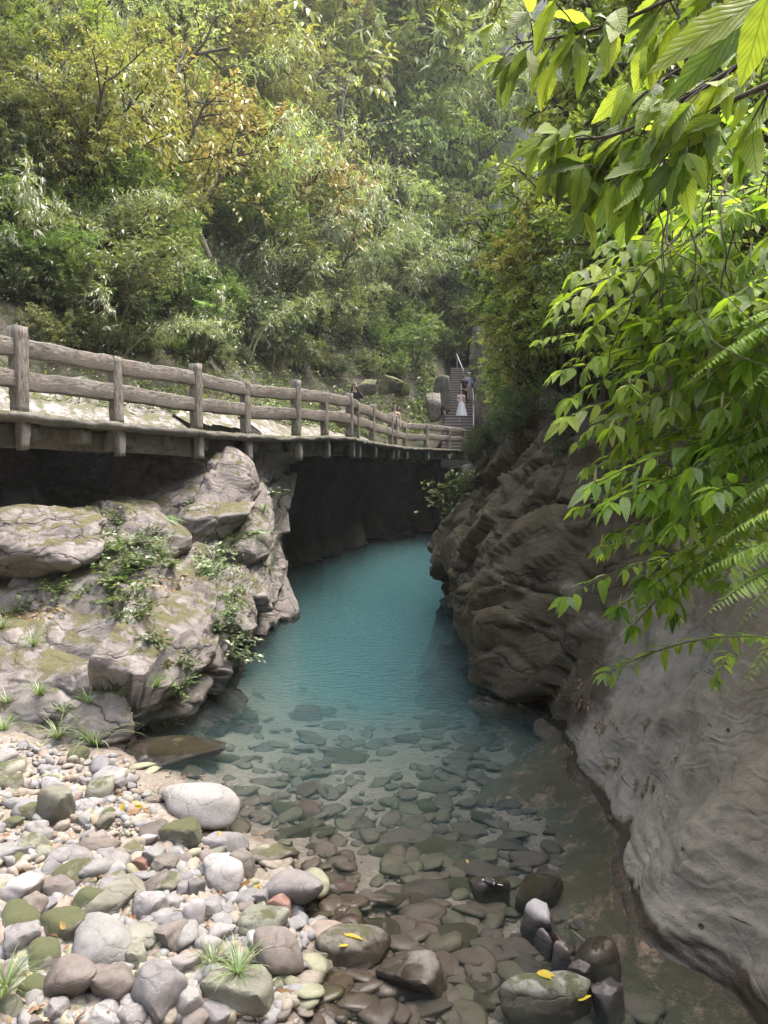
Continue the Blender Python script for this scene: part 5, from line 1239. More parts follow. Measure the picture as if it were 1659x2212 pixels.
# ------------------------------------------------------------------ undergrowth: small leaves over the soil, too many to count
def undergrowth(name, fn, n, mat, label, lmin, lmax, seed, pat):
    r = np.random.default_rng(seed); pts = fn(r, n); P = pts + np.stack([np.zeros(len(pts)), np.zeros(len(pts)), r.random(len(pts)) ** 1.5 * .45], 1)
    k = fbm(pts * .8 + seed, 3, seed) > pat; P = P[k]; d = np.linalg.norm(P - [0, 0, CAM_Z], axis=1)
    dirs = r.normal(size=P.shape) * [1, 1, .35] + [0, 0, -.12]; up = np.array([0, 0, 1.]) + r.normal(size=P.shape) * .4
    L = r.uniform(lmin, lmax, len(P)) * np.clip(d / 16, .75, 3.2); Lf = Leaves(); Lf.addn(np.concatenate([P, dirs, up, L[:, None], L[:, None] * .45], 1))
    tag(obj(name, Lf.mesh(name), M[mat]), label, None, None, 'stuff')
def fnL(r, n):
    t = r.uniform(12, len(HL) - 2, n); s = r.uniform(0, 1, n) ** 1.7 * 30 + .75; i = t.astype(int); f = t - i
    p = HL[i] * (1 - f)[:, None] + HL[i + 1] * f[:, None]; x = p[:, 0] + HN[i, 0] * (s + DECK_W); y = p[:, 1] + HN[i, 1] * (s + DECK_W)
    z = p[:, 2] + left_prof(s) + terr_noise(x, y) * sstep(1, 5, s); return np.stack([x, y, z], 1)
def fnR(r, n):
    t = r.uniform(30, len(RL2) - 2, n); s = 1.45 + r.uniform(0, 1, n) ** 1.6 * 22; i = t.astype(int); x = RL2[i, 0] + RN[i, 0] * s + r.normal(size=n) * .1; y = RL2[i, 1] + RN[i, 1] * s + r.normal(size=n) * .3
    z = right_prof(s) + terr_noise(x + 50, y) * sstep(1.6, 5, s); return np.stack([x, y, z], 1)
def fnF(r, n):
    x = r.uniform(-45, 40, n); y = r.uniform(50, 100, n); return np.stack([x, y, far_z(x, y) + .4], 1)
undergrowth('undergrowth', fnL, 60000, 'lf_dark', 'dark low undergrowth covering the slope above the walkway', .06, .13, 1, -.25)
undergrowth('undergrowth', fnL, 34000, 'lf_olive', 'olive undergrowth and creepers covering the slope above the walkway', .06, .14, 2, -.05)
undergrowth('undergrowth', fnL, 24000, 'lf_green', 'green undergrowth mixed over the slope above the walkway', .06, .15, 3, .05)
undergrowth('undergrowth', fnR, 34000, 'lf_green', 'green undergrowth covering the right slope', .06, .13, 4, -.3)
undergrowth('undergrowth', fnR, 20000, 'lf_olive', 'olive undergrowth covering the right slope', .06, .13, 5, -.1)
undergrowth('undergrowth', fnF, 30000, 'lf_pale', 'pale thicket covering the far slope between grey rock faces', .10, .2, 6, -.12)
# ------------------------------------------------------------------ broad ribbed leaves hanging in from the right, modelled one by one
def leaf_template(nr=9, serr=.045):
    ts = np.linspace(0, 1, nr * 2 + 1); n = len(ts); cols = np.array([-1, -.5, 0, .5, 1])
    w = (np.sin(np.pi * ts ** .82) ** .85) * (1 - .25 * ts); w = w / w.max() * .5; w[0] = .012; w[-1] = .004
    w = w * (1 + serr * 2 * ((np.arange(n) % 2) - .5)); V = []; UV = []
    for t, hw in zip(ts, w):
        for c in cols: V.append((c * hw, t, abs(c) * hw)); UV.append((.5 + c * hw, t))
    return np.array(V), grid_faces(n, 5), np.array(UV)
LT = leaf_template()
class BigLeaves:
    def __init__(s): s.V, s.F, s.U, s.o = [], [], [], 0
    def add(s, p, d, u, L, asp=.42, droop=.3, fold=.35, curl=0.):
        d = nrm(d); side = nrm(np.cross(d, u)); u = np.cross(side, d); T, F_, UV = LT
        x = T[:, 0] * L * asp; t = T[:, 1]; z = -droop * L * t ** 2 + T[:, 2] * L * asp * fold * np.sin(np.pi * np.clip(t, 0, 1)) + .012 * L * np.sin(t * 28) * abs(T[:, 0]) * 2
        x = x + curl * L * t ** 2
        V = np.asarray(p) + side * x[:, None] + d * (t * L * (1 - .12 * droop))[:, None] + u * z[:, None]
        s.V.append(V); s.F.append(F_ + s.o); s.U.append(UV); s.o += len(V)
    def mesh(s, n): return mk(n, np.concatenate(s.V), np.concatenate(s.F), uv=np.concatenate(s.U))
def bez(p0, p1, sag, n=12):
    t = np.linspace(0, 1, n)[:, None]; return p0 * (1 - t) + p1 * t + np.array([0, 0, 1.]) * (4 * sag * t * (1 - t))
def spray(T, B, p0, p1, L, rnd, sag=.05, first=.35, whorl=True, n=None, r=.006, hang=.25, asp=.42, flower=True):
    """leafy shoot: opposite leaf pairs along the stem and a rosette at its tip"""
    pts = bez(p0, p1, sag); T.add(pts, np.linspace(r, r * .4, len(pts)), 5); ln = np.linalg.norm(p1 - p0)
    n = n or max(3, int(ln * (1 - first) / (L * .45)))
    for k in range(n):
        t = first + (1 - first) * k / n; i = min(int(t * 11), 10); f = t * 11 - i; pos = pts[i] * (1 - f) + pts[i + 1] * f; dd = nrm(pts[i + 1] - pts[i])
        side = nrm(np.cross(dd, [0, 0, 1])); upv = np.cross(side, dd); a = (k % 2) * .9 + rnd.normal() * .3
        for sg in (-1, 1):
            if rnd.random() < .12: continue
            s_ = (.38 + .72 * rnd.random() ** .7) * L; ld = nrm(side * sg * math.cos(a) + upv * math.sin(a) * sg * .5 + dd * rnd.uniform(.6, 1.3) + [0, 0, -.12 - hang * rnd.random() ** 2 * 1.6] + rnd.normal(size=3) * .14); st = pos + ld * s_ * .12
            T.add([pos, st], r * .35, 3); B.add(st, ld, np.array([0, 0, 1.]) + rnd.normal(size=3) * .3, s_, asp * rnd.uniform(.85, 1.1), rnd.uniform(.12, .45), rnd.uniform(.1, .4), rnd.normal() * .05)
    if whorl:
        dd = nrm(pts[-1] - pts[-2]); side = nrm(np.cross(dd, [0, 0, 1]))
        for k, a in enumerate((-1.2, -.55, .0, .55, 1.2)):
            s_ = L * (.95 - .15 * abs(a)) * rnd.uniform(.75, 1.1); B.add(pts[-1], nrm(dd * math.cos(a) + side * math.sin(a) + [0, 0, -.22]), np.array([0, 0, 1.]) + rnd.normal(size=3) * .25, s_, asp, rnd.uniform(.15, .4), .3)
        if flower and rnd.random() < .35: return pts[-1]
    return None
M['stem'] = bark_mat('green_brown_stem', (.07, .08, .03), (.16, .17, .07))
M['flower'] = simple('small_seed_spike', (.35, .36, .20), .7)
def shrub_sprays(label, root, tips, L, mat, seed, sag=.10, hang=.22, stem='stem', asp=.35, r=.007, first=.35, branch=1, flower=True, name='overhanging_shrub'):
    rnd = np.random.default_rng(seed); T, B = Tubes(), BigLeaves(); root = np.asarray(root, float); fl_ = []
    for px, py, d in tips:
        p1 = D(px, py, d); ct = root + (p1 - root) * .35 + rnd.normal(size=3) * .12
        T.add(bez(root, ct, .06, 7), np.linspace(r * 1.6, r, 7), 5)
        f = spray(T, B, ct, p1, L, rnd, sag, first * .6, True, None, r, hang, asp, flower)
        if f is not None: fl_.append(f)
        for _ in range(branch):
            q = ct + (p1 - ct) * rnd.uniform(.15, .6); e = q + (p1 - ct) * rnd.uniform(.3, .5) + rnd.normal(size=3) * [.12, .22, .16]
            spray(T, B, q, e, L * .85, rnd, sag * .5, .3, True, None, r * .6, hang, asp, False)
    t = thing(name, label, 'shrub', root); o1 = obj('stems', T.mesh('stems'), M[stem], t, loc=-root); o2 = obj('foliage', B.mesh('foliage'), M[mat], t, loc=-root)
    for f in fl_: Fl = Tubes(); Fl.add([f, f + [0, 0, .02], f + [.004, 0, .055]], [.003, .006, .002], 5); obj('flower_spike', Fl.mesh('flower_spike'), M['flower'], t, loc=-root)
    return t
SH = [
 ('bright green broad-leaved shrub, its topmost shoots reaching furthest left over the dark wall', (2.5, 3.9, 4.0), [(1255, 585, 3.2), (1215, 650, 3.4), (1330, 600, 3.0), (1420, 560, 3.1), (1290, 700, 3.3), (1520, 620, 2.9)], .135, 'lf_big'),
 ('small-leaved green shoot standing alone left of the bright shrubs', (2.3, 5.4, 3.9), [(1165, 735, 4.6), (1190, 690, 4.7), (1230, 745, 4.5)], .09, 'lf_big'),
 ('broad-leaved shrub just under the topmost one, tips drooping in front of dark rock', (2.5, 3.7, 3.6), [(1215, 800, 3.1), (1235, 860, 3.0), (1300, 770, 3.0), (1360, 830, 2.9), (1440, 740, 2.9), (1380, 700, 3.1)], .125, 'lf_big'),
 ('broad-leaved shrub mid-height in the green mass, a long leaf hanging at its front', (2.4, 3.5, 3.3), [(1230, 900, 2.9), (1330, 920, 2.8), (1450, 880, 2.8), (1530, 820, 2.7), (1580, 730, 2.7)], .125, 'lf_big'),
 ('finely branched shrub with seed spikes near the pale twig', (2.4, 3.6, 2.95), [(1250, 955, 3.3), (1270, 1010, 3.2), (1350, 980, 3.1), (1420, 1010, 3.0), (1500, 960, 2.9)], .11, 'lf_big'),
 ('broad-leaved shrub with quilted leaves hanging from a long straight twig', (2.4, 3.2, 2.9), [(1285, 1045, 2.7), (1320, 1085, 2.65), (1400, 1060, 2.7), (1500, 1080, 2.6), (1460, 1130, 2.6)], .12, 'lf_big'),
 ('lowest shrub of the green mass, some leaves shining grey', (2.4, 3.4, 2.6), [(1255, 1095, 3.1), (1330, 1150, 3.0), (1400, 1170, 2.9), (1490, 1190, 2.8), (1300, 1180, 3.1)], .11, 'lf_big'),
 ('sparse shrub reaching out low over the smooth slab, two of its leaves silvery', (2.55, 4.1, 2.3), [(1225, 1290, 3.2), (1340, 1310, 3.1), (1400, 1250, 3.0), (1370, 1350, 3.1), (1450, 1290, 3.0)], .11, 'lf_big'),
 ('thin twig with a few pale leaves dangling above the slab', (2.6, 3.9, 2.2), [(1310, 1455, 3.1)], .10, 'lf_big'),
 ('bright shrub behind the hanging dry vines at the right edge', (2.3, 3.2, 3.9), [(1500, 420, 2.8), (1560, 500, 2.7), (1450, 480, 2.9), (1620, 560, 2.6), (1400, 420, 3.1)], .12, 'lf_big'),
 ('bright shrub at the right edge above the yellowish ferns', (2.2, 3.0, 3.4), [(1590, 640, 2.5), (1640, 700, 2.4), (1530, 700, 2.6), (1620, 780, 2.4), (1560, 880, 2.5), (1500, 1010, 2.5), (1580, 960, 2.5)], .115, 'lf_big'),
 ('shaded shrub filling the upper right behind the hanging leaves', (2.6, 4.6, 5.0), [(1340, 440, 3.9), (1300, 500, 4.0), (1400, 520, 3.8), (1480, 350, 3.8), (1560, 300, 3.7), (1600, 420, 3.6), (1450, 620, 3.7)], .13, 'lf_big'),
]
for i, (lab, root, tips, L, m) in enumerate(SH): shrub_sprays(lab, root, tips, L * (1.2, 1., 1.05, 1.3, .85, 1.15, .95, 1.1, 1., 1., 1.2, 1.25)[i], m, 300 + i, branch=(1 if i in (7, 8, 1) else 2 if i in (2, 4, 5, 6) else 3), r=.0055)
# near branches with long hanging leaves at the top right
def hanging_branch(label, pts, n, L, mat, seed, side=.35, down=1.):
    rnd = np.random.default_rng(seed); T, B = Tubes(), BigLeaves(); W_ = np.array([D(*q) for q in pts])
    c = resample(W_[:, None, :].repeat(2, 1), 40, 2)[:, 0]; T.add(c, np.linspace(.009, .003, 40), 6)
    for k in range(n):
        i = int(4 + 35 * (k + rnd.random()) / n); i = min(i, 39); dd = nrm(c[min(i + 1, 39)] - c[i - 1]); q = c[i]
        tw = nrm(dd * .6 + rnd.normal(size=3) * .45 + [0, 0, -.35]); e = q + tw * rnd.uniform(.04, .14); T.add([q, (q + e) / 2 + [0, 0, .008], e], .0025, 4)
        for j in range(rnd.integers(2, 4)):
            ld = nrm(tw * .5 + rnd.normal(size=3) * side + [0, 0, -down * rnd.uniform(.35, 1.1)] + np.array([-.25, 0, 0])); s_ = L * rnd.uniform(.6, 1.1)
            B.add(e, ld, np.array([0, -.5, 1.]) + rnd.normal(size=3) * .5, s_, rnd.uniform(.36, .48), rnd.uniform(.05, .35), rnd.uniform(.1, .4), rnd.normal() * .06)
    t = thing('branch', label, 'branch', W_[0]); obj('twigs', T.mesh('twigs'), M['bark'], t, loc=-W_[0]); obj('foliage', B.mesh('foliage'), M[mat], t, loc=-W_[0])
hanging_branch('spotted lime-leaved branch ending in a cluster left of the other hanging branches', [(1720, 60, 2.0), (1500, 200, 2.05), (1330, 290, 2.15), (1200, 300, 2.2)], 26, .15, 'lf_big_spot', 401)
hanging_branch('highest hanging branch, a twig with lime leaves pointing left near the top edge', [(1720, -60, 2.1), (1500, -20, 2.2), (1300, 60, 2.3), (1110, 95, 2.4)], 26, .15, 'lf_big_spot', 402)
hanging_branch('shaded branch of large dark-backed leaves under the highest branch', [(1720, 160, 1.9), (1560, 230, 2.0), (1440, 330, 2.1), (1290, 400, 2.2)], 24, .16, 'lf_big_spot', 403)
hanging_branch('drooping branch with lime leaves above the bright shrubs', [(1720, 20, 2.5), (1560, 100, 2.5), (1420, 180, 2.6), (1340, 250, 2.6)], 24, .16, 'lf_big_spot', 404)
def near_leaves():
    B, T = BigLeaves(), Tubes(); r0 = D(1660, -10, 1.15)
    for px, py, px2, py2, d, asp in [(1640, 0, 1395, 150, 1.15, .36), (1645, 5, 1440, 215, 1.2, .34), (1660, -10, 1600, 190, 1.1, .42)]:
        a, b = D(px, py, d), D(px2, py2, d + .04); B.add(a, b - a, np.array([0, -1., .5]), np.linalg.norm(b - a), asp, .06, .25)
    T.add([D(1760, -60, 1.15), r0], .004, 5); t = thing('branch', 'twig with the three largest nearest lime leaves in the top right corner', 'branch', r0)
    obj('twigs', T.mesh('twigs'), M['stem'], t, loc=-r0); obj('foliage', B.mesh('foliage'), M['lf_big'], t, loc=-r0)
near_leaves()
def hfern(label, tips, seed, root):
    rnd = np.random.default_rng(seed); T, Lf = Tubes(), Leaves(); root = np.asarray(root, float)
    for px, py, d in tips:
        p1 = D(px, py, d); p0 = root + rnd.normal(size=3) * .05; c = bez(p0, p1, .10, 22); T.add(c, np.linspace(.003, .001, 22), 3); ln = np.linalg.norm(p1 - p0)
        for k in range(44):
            t = .25 + .74 * k / 44; i = min(int(t * 21), 20); pos = c[i] + (c[i + 1] - c[i]) * (t * 21 - i); dd = nrm(c[i + 1] - c[i]); side = nrm(np.cross(dd, [0, 0, 1]) + rnd.normal(size=3) * .08); w_ = .15 * ln * min(1, (1 - t) * 2.2 + .08)
            for sg in (-1, 1): Lf.add(pos, nrm(side * sg + dd * .3 + [0, 0, -.25]), np.cross(side, dd), w_, w_ * .2)
    t = thing('fern', label, 'fern', root); obj('stalk', T.mesh('stalk'), M['stem'], t, loc=-root); obj('fronds', Lf.mesh('fronds', 'mid', .2), M['lf_rfern'], t, loc=-root)
hfern('yellow-green fern with drooping fronds in the middle of the right edge', [(1500, 1100, 2.5), (1520, 1180, 2.5), (1500, 1240, 2.45), (1470, 1040, 2.5), (1560, 1130, 2.3), (1590, 1200, 2.3)], 501, (1.75, 2.45, 3.0))
hfern('yellow-green fern higher on the right edge beside the bright shrubs', [(1530, 780, 2.3), (1560, 720, 2.2), (1600, 860, 2.1), (1480, 830, 2.4), (1620, 700, 2.1)], 502, (1.75, 2.3, 3.35))
hfern('thin pale fern frond low on the right edge', [(1490, 1250, 2.1), (1520, 1330, 2.0), (1600, 1490, 1.9)], 503, (1.6, 2.1, 2.65))
hfern('blurred long-bladed fern at the far right edge under the yellow-green fern', [(1560, 1290, 1.7), (1540, 1180, 1.8), (1590, 1360, 1.7), (1600, 1090, 1.7)], 504, (1.35, 1.7, 2.75))
T = Tubes()
for k in range(26):
    x = random.uniform(1380, 1680); y = random.uniform(150, 520); d = random.uniform(2.3, 3.4); p = D(x, y, d); pts = [p]; dr = np.array([random.uniform(-.3, .3), 0, -1.])
    for i in range(12): dr = nrm(dr + np.random.default_rng(k * 50 + i).normal(size=3) * .28 + [0, 0, -.12]); p = p + dr * random.uniform(.05, .12); pts.append(p)
    T.add(pts, np.linspace(.004, .0015, 13), 4)
tag(obj('hanging_vines', T.mesh('hanging_vines'), M['bark']), 'tangle of thin dark dry vines hanging over the bright leaves on the right', 'vines', None, 'stuff')

# ------------------------------------------------------------------ plants on the left outcrop
def tuft_mesh(seed, n=46, L=.34, bend=.11):
    rnd = np.random.default_rng(seed); V, F_, o = [], [], 0
    for s in range(n):
        a = rnd.uniform(0, 6.28); d = nrm(np.array([math.cos(a) * .7, math.sin(a) * .7, rnd.uniform(.5, 1.6)])); p = np.array([math.cos(a), math.sin(a), 0]) * .02 * rnd.random(); l = L * rnd.uniform(.55, 1.1); side = np.array([-math.sin(a), math.cos(a), 0]); w_ = .005
        for i in range(7):
            q = w_ * (1 - (i / 6.2) ** 2); V += [p - side * q, p + side * q]; d = nrm(d + [0, 0, -bend * (1 + i * .35)]); p = p + d * l / 6
        F_ += [[o + 2 * i, o + 2 * i + 1, o + 2 * i + 3, o + 2 * i + 2] for i in range(6)]; o += 14
    return mk('blades', np.array(V), np.array(F_))
TUFT = [tuft_mesh(600 + i) for i in range(4)]
def zb(x, y): return on_surface(LEFT_BANK, LEFT_BANK_N, x / 2.363, 918 + y / 2.363)
TU = [(170, 1110, 1., 'beside the dark cleft at the left'), (200, 1360, 1., 'at the left edge of the layered rock face'), (330, 1450, .8, 'below the layered rock face'), (460, 1400, .8, 'under the lowest ledge of the layered face'), (620, 1355, .7, 'with a fallen lilac petal beside it'), (810, 1335, 1., 'right of the layered rock face'),
      (850, 1560, 1.25, 'nearest the water at the foot of the outcrop'), (300, 1590, 1.3, 'at the foot of the outcrop left of the largest tuft'), (500, 1640, 1.7, 'largest of all at the foot of the outcrop'), (200, 1700, 1.1, 'on the gravel edge below the outcrop'), (1350, 430, 1.1, 'high on the right shoulder of the outcrop'), (1435, 1110, 1., 'low on the right corner of the outcrop above the pool'),
      (1250, 850, .8, 'on the mossy right shoulder of the outcrop'), (20, 1020, .9, 'at the left edge above the cleft'), (1390, 740, .7, 'on the right corner below the mossy top'), (730, 975, .7, 'among creepers in the middle of the outcrop'), (30, 1400, .8, 'at the left edge half way down'), (20, 1540, 1., 'at the left edge near the gravel'), (130, 1740, .9, 'at the lower left in front of dark shade'), (1130, 660, .9, 'under the long pale tilted boulder')]
for x, y, s, wh in TU:
    p, n = zb(x, y); d = p[1]
    t = thing('sedge_tuft', 'green sedge tuft ' + wh, 'grass tuft', p + n * .0, (0, 0, random.uniform(0, 6)), 'sedge tufts on the rocks', s * .95)
    obj('blades', random.choice(TUFT), M['grass'], t)
def small_plant(seed, n=14, L=.06, h=.16):
    rnd = np.random.default_rng(seed); T, Lf = Tubes(), Leaves()
    for s in range(n):
        a = rnd.uniform(0, 6.28); d = nrm(np.array([math.cos(a), math.sin(a), rnd.uniform(.3, 1.2)])); p = np.array([0, 0, -.02]); pts = [p]
        for i in range(5): d = nrm(d + rnd.normal(size=3) * .25 + [0, 0, -.03]); p = p + d * h * rnd.uniform(.2, .4); pts.append(p)
        T.add(pts, .0022, 3)
        for i in range(1, 6):
            for k in range(2):
                b = rnd.uniform(0, 6.28); Lf.add(pts[i], nrm(np.array([math.cos(b), math.sin(b), .1]) + d * .4), np.array([0, 0, 1.]) + rnd.normal(size=3) * .3, L * rnd.uniform(.6, 1.1), L * .48)
    return T.mesh('stems'), Lf.mesh('leaves', 'mid', .25)
SP = [small_plant(650 + i) for i in range(5)]
PL = [(610, 480, 1.2), (700, 600, 1.1), (310, 560, 1.2), (30, 690, .9), (210, 720, .7), (520, 650, 1.2), (640, 700, 1.5), (620, 780, 1.4), (540, 800, 1.2), (640, 880, 1.4), (700, 960, 1.3), (400, 850, 1.), (300, 840, 1.), (1080, 680, 1.4), (1100, 740, 1.1), (1180, 860, 1.), (1185, 950, 1.), (1190, 1090, 1.2), (1170, 1170, 1.4), (920, 1210, .8), (930, 1360, 1.),
      (1400, 340, 1.3), (1440, 370, 1.), (1080, 540, .9), (1000, 430, 1.), (440, 700, .9), (60, 930, 1.2), (785, 1090, 1.), (500, 560, 1.), (760, 560, 1.), (860, 700, .9), (740, 690, 1.), (570, 620, 1.2), (560, 900, .9), (1130, 640, 1.1), (160, 520, .8), (230, 1760, 1.), (820, 640, .9), (1230, 560, .9), (1150, 1010, .9), (960, 1240, .7), (560, 540, 1.)]
for x, y, s in PL:
    p, n = zb(x, y); tm, cm = random.choice(SP); z = 'on the left shoulder' if x < 450 else 'in the leafy cleft' if x < 800 else 'on the right shoulder' if y < 900 else 'on the lower right side'
    t = thing('creeping_plant', 'small leafy plant rooted %s of the rock outcrop' % z, 'plant', p, (random.uniform(-.2, .5), 0, random.uniform(0, 6)), 'small leafy plants %s of the outcrop' % z, s * 1.15)
    obj('stems', tm, M['stem'], t); obj('leaves', cm, M['lf_dark'] if (x + y) % 3 else M['lf_green'], t)
    if not cm.materials: pass
for x, y, s, lab in [(935, 480, .62, 'bright fern growing from the crack under the long tilted boulder'), (850, 500, .45, 'smaller fern left of the bright fern in the crack'), (1335, 545, .34, 'little fern under the high sedge on the right shoulder')]:
    p, n = zb(x, y); plant('fern', p + [0, -.1, .0], s, random.uniform(0, 6), 'lf_fern', 'stem', 'fern', lab, 'fern', None, part=PARTN['fern'])
# creepers and litter on the outcrop (too many leaves to count)
def litter(name, Sf, Nf, polys, n, L, mats, label, seed, off=.01, flat=1.):
    r = np.random.default_rng(seed); x, y, d = proj(Sf); P = Sf.reshape(-1, 3); N = Nf.reshape(-1, 3); Lf = Leaves()
    idx = np.concatenate([np.where((np.hypot((x - a) / w_, (y - b) / h_) < 1) & (d < dm))[0] for a, b, w_, h_, dm in polys])
    if not len(idx): return
    k = r.choice(idx, n); nn = N[k]; A = P[k] + nn * off + r.normal(size=(n, 3)) * .012; dr = r.normal(size=(n, 3)); dr = dr - nn * (dr * nn).sum(1, keepdims=True) * flat; l = r.uniform(.5, 1.2, n) * L
    Lf.addn(np.concatenate([A, dr, nn + r.normal(size=(n, 3)) * .3, l[:, None], l[:, None] * .42], 1)); tag(obj(name, Lf.mesh(name, 'mid', .2), M[mats]), label, None, None, 'stuff')
litter('creeper', LEFT_BANK, LEFT_BANK_N, [(290, 1215, 70, 60, 13), (275, 1290, 60, 60, 12), (470, 1210, 55, 50, 14), (505, 1330, 22, 110, 13), (120, 1270, 80, 25, 12), (330, 1170, 60, 40, 13)], 2600, .055, 'lf_dark', 'small-leaved creeper trailing down the clefts of the rock outcrop', 1, .03, .6)
litter('creeper', LEFT_BANK, LEFT_BANK_N, [(540, 1200, 60, 60, 15), (560, 1150, 40, 60, 15.5), (250, 1120, 70, 40, 13)], 900, .05, 'lf_green', 'green creeper on the upper right shoulder of the rock outcrop', 2, .03, .6)
litter('leaf_litter', LEFT_BANK, LEFT_BANK_N, [(60, 1300, 90, 40, 12), (360, 1255, 60, 25, 12), (40, 1180, 60, 30, 12)], 420, .07, 'lf_fallen', 'brown leaf litter caught on the ledges of the outcrop', 3)
litter('leaf_litter', RIGHT_WALL, RIGHT_WALL_N, [(1215, 1500, 16, 30, 14), (1255, 1490, 14, 40, 14), (1265, 1525, 26, 14, 14), (1300, 1575, 14, 14, 14), (1330, 1560, 14, 12, 14), (1325, 1650, 16, 16, 14), (1335, 1770, 18, 8, 14), (1405, 1560, 6, 26, 14), (1455, 1640, 14, 10, 14), (1390, 1700, 30, 20, 14)], 300, .055, 'lf_fallen', 'dark fallen leaves lying in small heaps on the smooth slab', 4)
litter('leaf_litter', RIGHT_WALL, RIGHT_WALL_N, [(1300, 1700, 160, 300, 14), (1150, 1300, 120, 250, 14)], 90, .045, 'lf_fallen', 'single dry leaves scattered over the right wall', 5)
def edge_plants():
    for (x, y, d_) in [(1045, 990, 0), (1060, 930, 0), (1075, 960, 0), (1110, 900, 0), (1150, 930, 0), (1180, 1000, 0), (1120, 960, 0), (1085, 900, 0), (1210, 930, 0)]:
        p, n = on_surface(RIGHT_WALL, RIGHT_WALL_N, x, y); s = .28 + .010 * p[1]
        plant('shrub', p, s * .7, random.uniform(0, 6), random.choice(['lf_green', 'lf_dark']), 'bark', 'shrub', 'leafy shrub hanging down the rock near the end of the railing', 'shrub', 'shrubs on the rock corner near the end of the railing', tilt=(.5, -.7))
    p0, p1 = D(1040, 1040, 15.5), D(930, 1062, 14.5); T, Lf = Tubes(), Leaves(); rnd = np.random.default_rng(9)
    for e, q in ((p1, 10), (D(925, 1085, 14.4), 8), (D(960, 1115, 14.5), 6), (D(985, 1030, 14.8), 7)):
        c = bez(p0, e, .12, 14); T.add(c, np.linspace(.012, .004, 14), 4)
        for i in range(3, 14):
            for k in range(4):
                f = c[i] + rnd.normal(size=3) * .12; T.add([c[i], f], .002, 3)
                for j in range(4): Lf.add(f, nrm(rnd.normal(size=3) * [1, 1, .3] + [-.4, 0, 0]), np.array([0, 0, 1.]) + rnd.normal(size=3) * .4, rnd.uniform(.06, .11), .042)
    t = thing('branch', 'thin pale-leaved branch reaching left over the dark pool under the walkway', 'branch', p0); obj('twigs', T.mesh('twigs'), M['bark'], t, loc=-p0); obj('foliage', Lf.mesh('foliage', 'mid', .2), M['lf_green'], t, loc=-p0)
edge_plants()
bpy.context.view_layer.update()
def drop(px, py):
    r = ray(px, py); o_ = Vector((0, 0, CAM_Z)); d_ = Vector(r).normalized(); dg_ = bpy.context.evaluated_depsgraph_get()
    for _ in range(40):
        ok, loc, nn_, _i, ob, _m = S.ray_cast(dg_, o_, d_)
        if not ok: return G(px, py, 0), Vector((0, 0, 1))
        if ob.name.split('.')[0] in ('river_stone', 'boulder', 'rock', 'submerged_stone', 'cobble', 'stream_bed', 'water', 'bank_gravel', 'rock_bank', 'gorge_wall', 'cliff'): return np.array(loc), nn_
        o_ = loc + d_ * .01
    return G(px, py, 0), Vector((0, 0, 1))
# sedge tufts on the rough boulder by the water, fallen leaves among the stones
for x, y, s, lab in [(1085, 1060, .75, 'left of two bright sedge tufts on the rough boulder at the shore'), (1215, 1110, .85, 'right of two bright sedge tufts on the rough boulder at the shore')]:
    p = drop(x / 2.363, 1620 + (y + 25) / 2.363)[0] - np.array([0, 0, .01]); t = thing('sedge_tuft', lab, 'grass tuft', p, (0, 0, random.uniform(0, 6)), None, s * .8); obj('blades', random.choice(TUFT), M['grass'], t)
for x, y, s in [(10, 1260, 1.1), (30, 1215, .9)]:
    p = G(x / 2.363, 1620 + y / 2.363, .3); t = thing('sedge_tuft', 'sedge tuft cut by the left edge at the bottom of the stone bank', 'grass tuft', p, (0, 0, x), 'sedge tufts at the lower left edge', s * .7); obj('blades', random.choice(TUFT), M['grass'], t)
def fallen(px, py, z, L, asp, mat, lab, rz, grp=None):
    B = BigLeaves(); B.add((0, -L / 2, 0), (0, 1, .02), (0, 0, 1), L, asp, .12, .2, .1); o = obj('fallen_leaf', B.mesh('fallen_leaf'), M[mat], loc=drop(px, py)[0] + np.array([0, 0, .006])); nn_ = drop(px, py)[1]; o.rotation_euler = (nn_.to_track_quat('Z', 'Y') @ Euler((0, 0, rz)).to_quaternion()).to_euler(); tag(o, lab, 'leaf', grp)
fallen(605, 2143, .03, .16, .24, 'lf_fallen', 'long pale green-white fallen leaf at the shore below the big brown boulder', -1.0)
fallen(134, 2001, .42, .07, .5, 'lf_fallen', 'oval brown leaf on the sloping mossy slab', 1.4)
for x, y, L, m, lab, rz in [(262, 1747, .12, 'lf_fallen_y', 'largest yellow leaf at the quiet waterline left of the smooth boulder', .5), (298, 1746, .09, 'lf_fallen_y', 'small yellow leaf beside the largest yellow one', 1.6), (302, 1738, .15, 'lf_fallen', 'pale long leaf floating above the yellow leaves', 1.5), (320, 1752, .10, 'lf_fallen', 'orange-brown leaf touching the smooth boulder', 1.2), (285, 1757, .12, 'lf_fallen', 'orange leaf among the yellow ones at the waterline', 1.9),
                            (255, 1720, .11, 'lf_fallen', 'whitish slim leaf at the water edge right of the tan stone', 1.6), (272, 1670, .07, 'lf_fallen_y', 'tiny yellow leaf at the foot of the outcrop', .4), (1010, 1862, .05, 'lf_fallen', 'pale scrap of leaf above the largest dark wet rock', .3), (720, 1654, .07, 'lf_green', 'green leaf floating where the pool turns turquoise', 1.3), (555, 1911, .09, 'lf_fallen_y', 'yellow leaf left of the rounded whitish boulder', 1.5), (530, 1912, .08, 'lf_fallen', 'orange leaf next to the yellow one by the whitish boulder', 1.7),
                            (435, 1800, .09, 'lf_fallen', 'brown leaf behind the moss-capped stone', 1.), (475, 1802, .08, 'lf_fallen', 'orange-brown curled leaf above the lilac-grey stone', 2.)]:
    fallen(x, y, .035, L, .4, m, lab, rz)
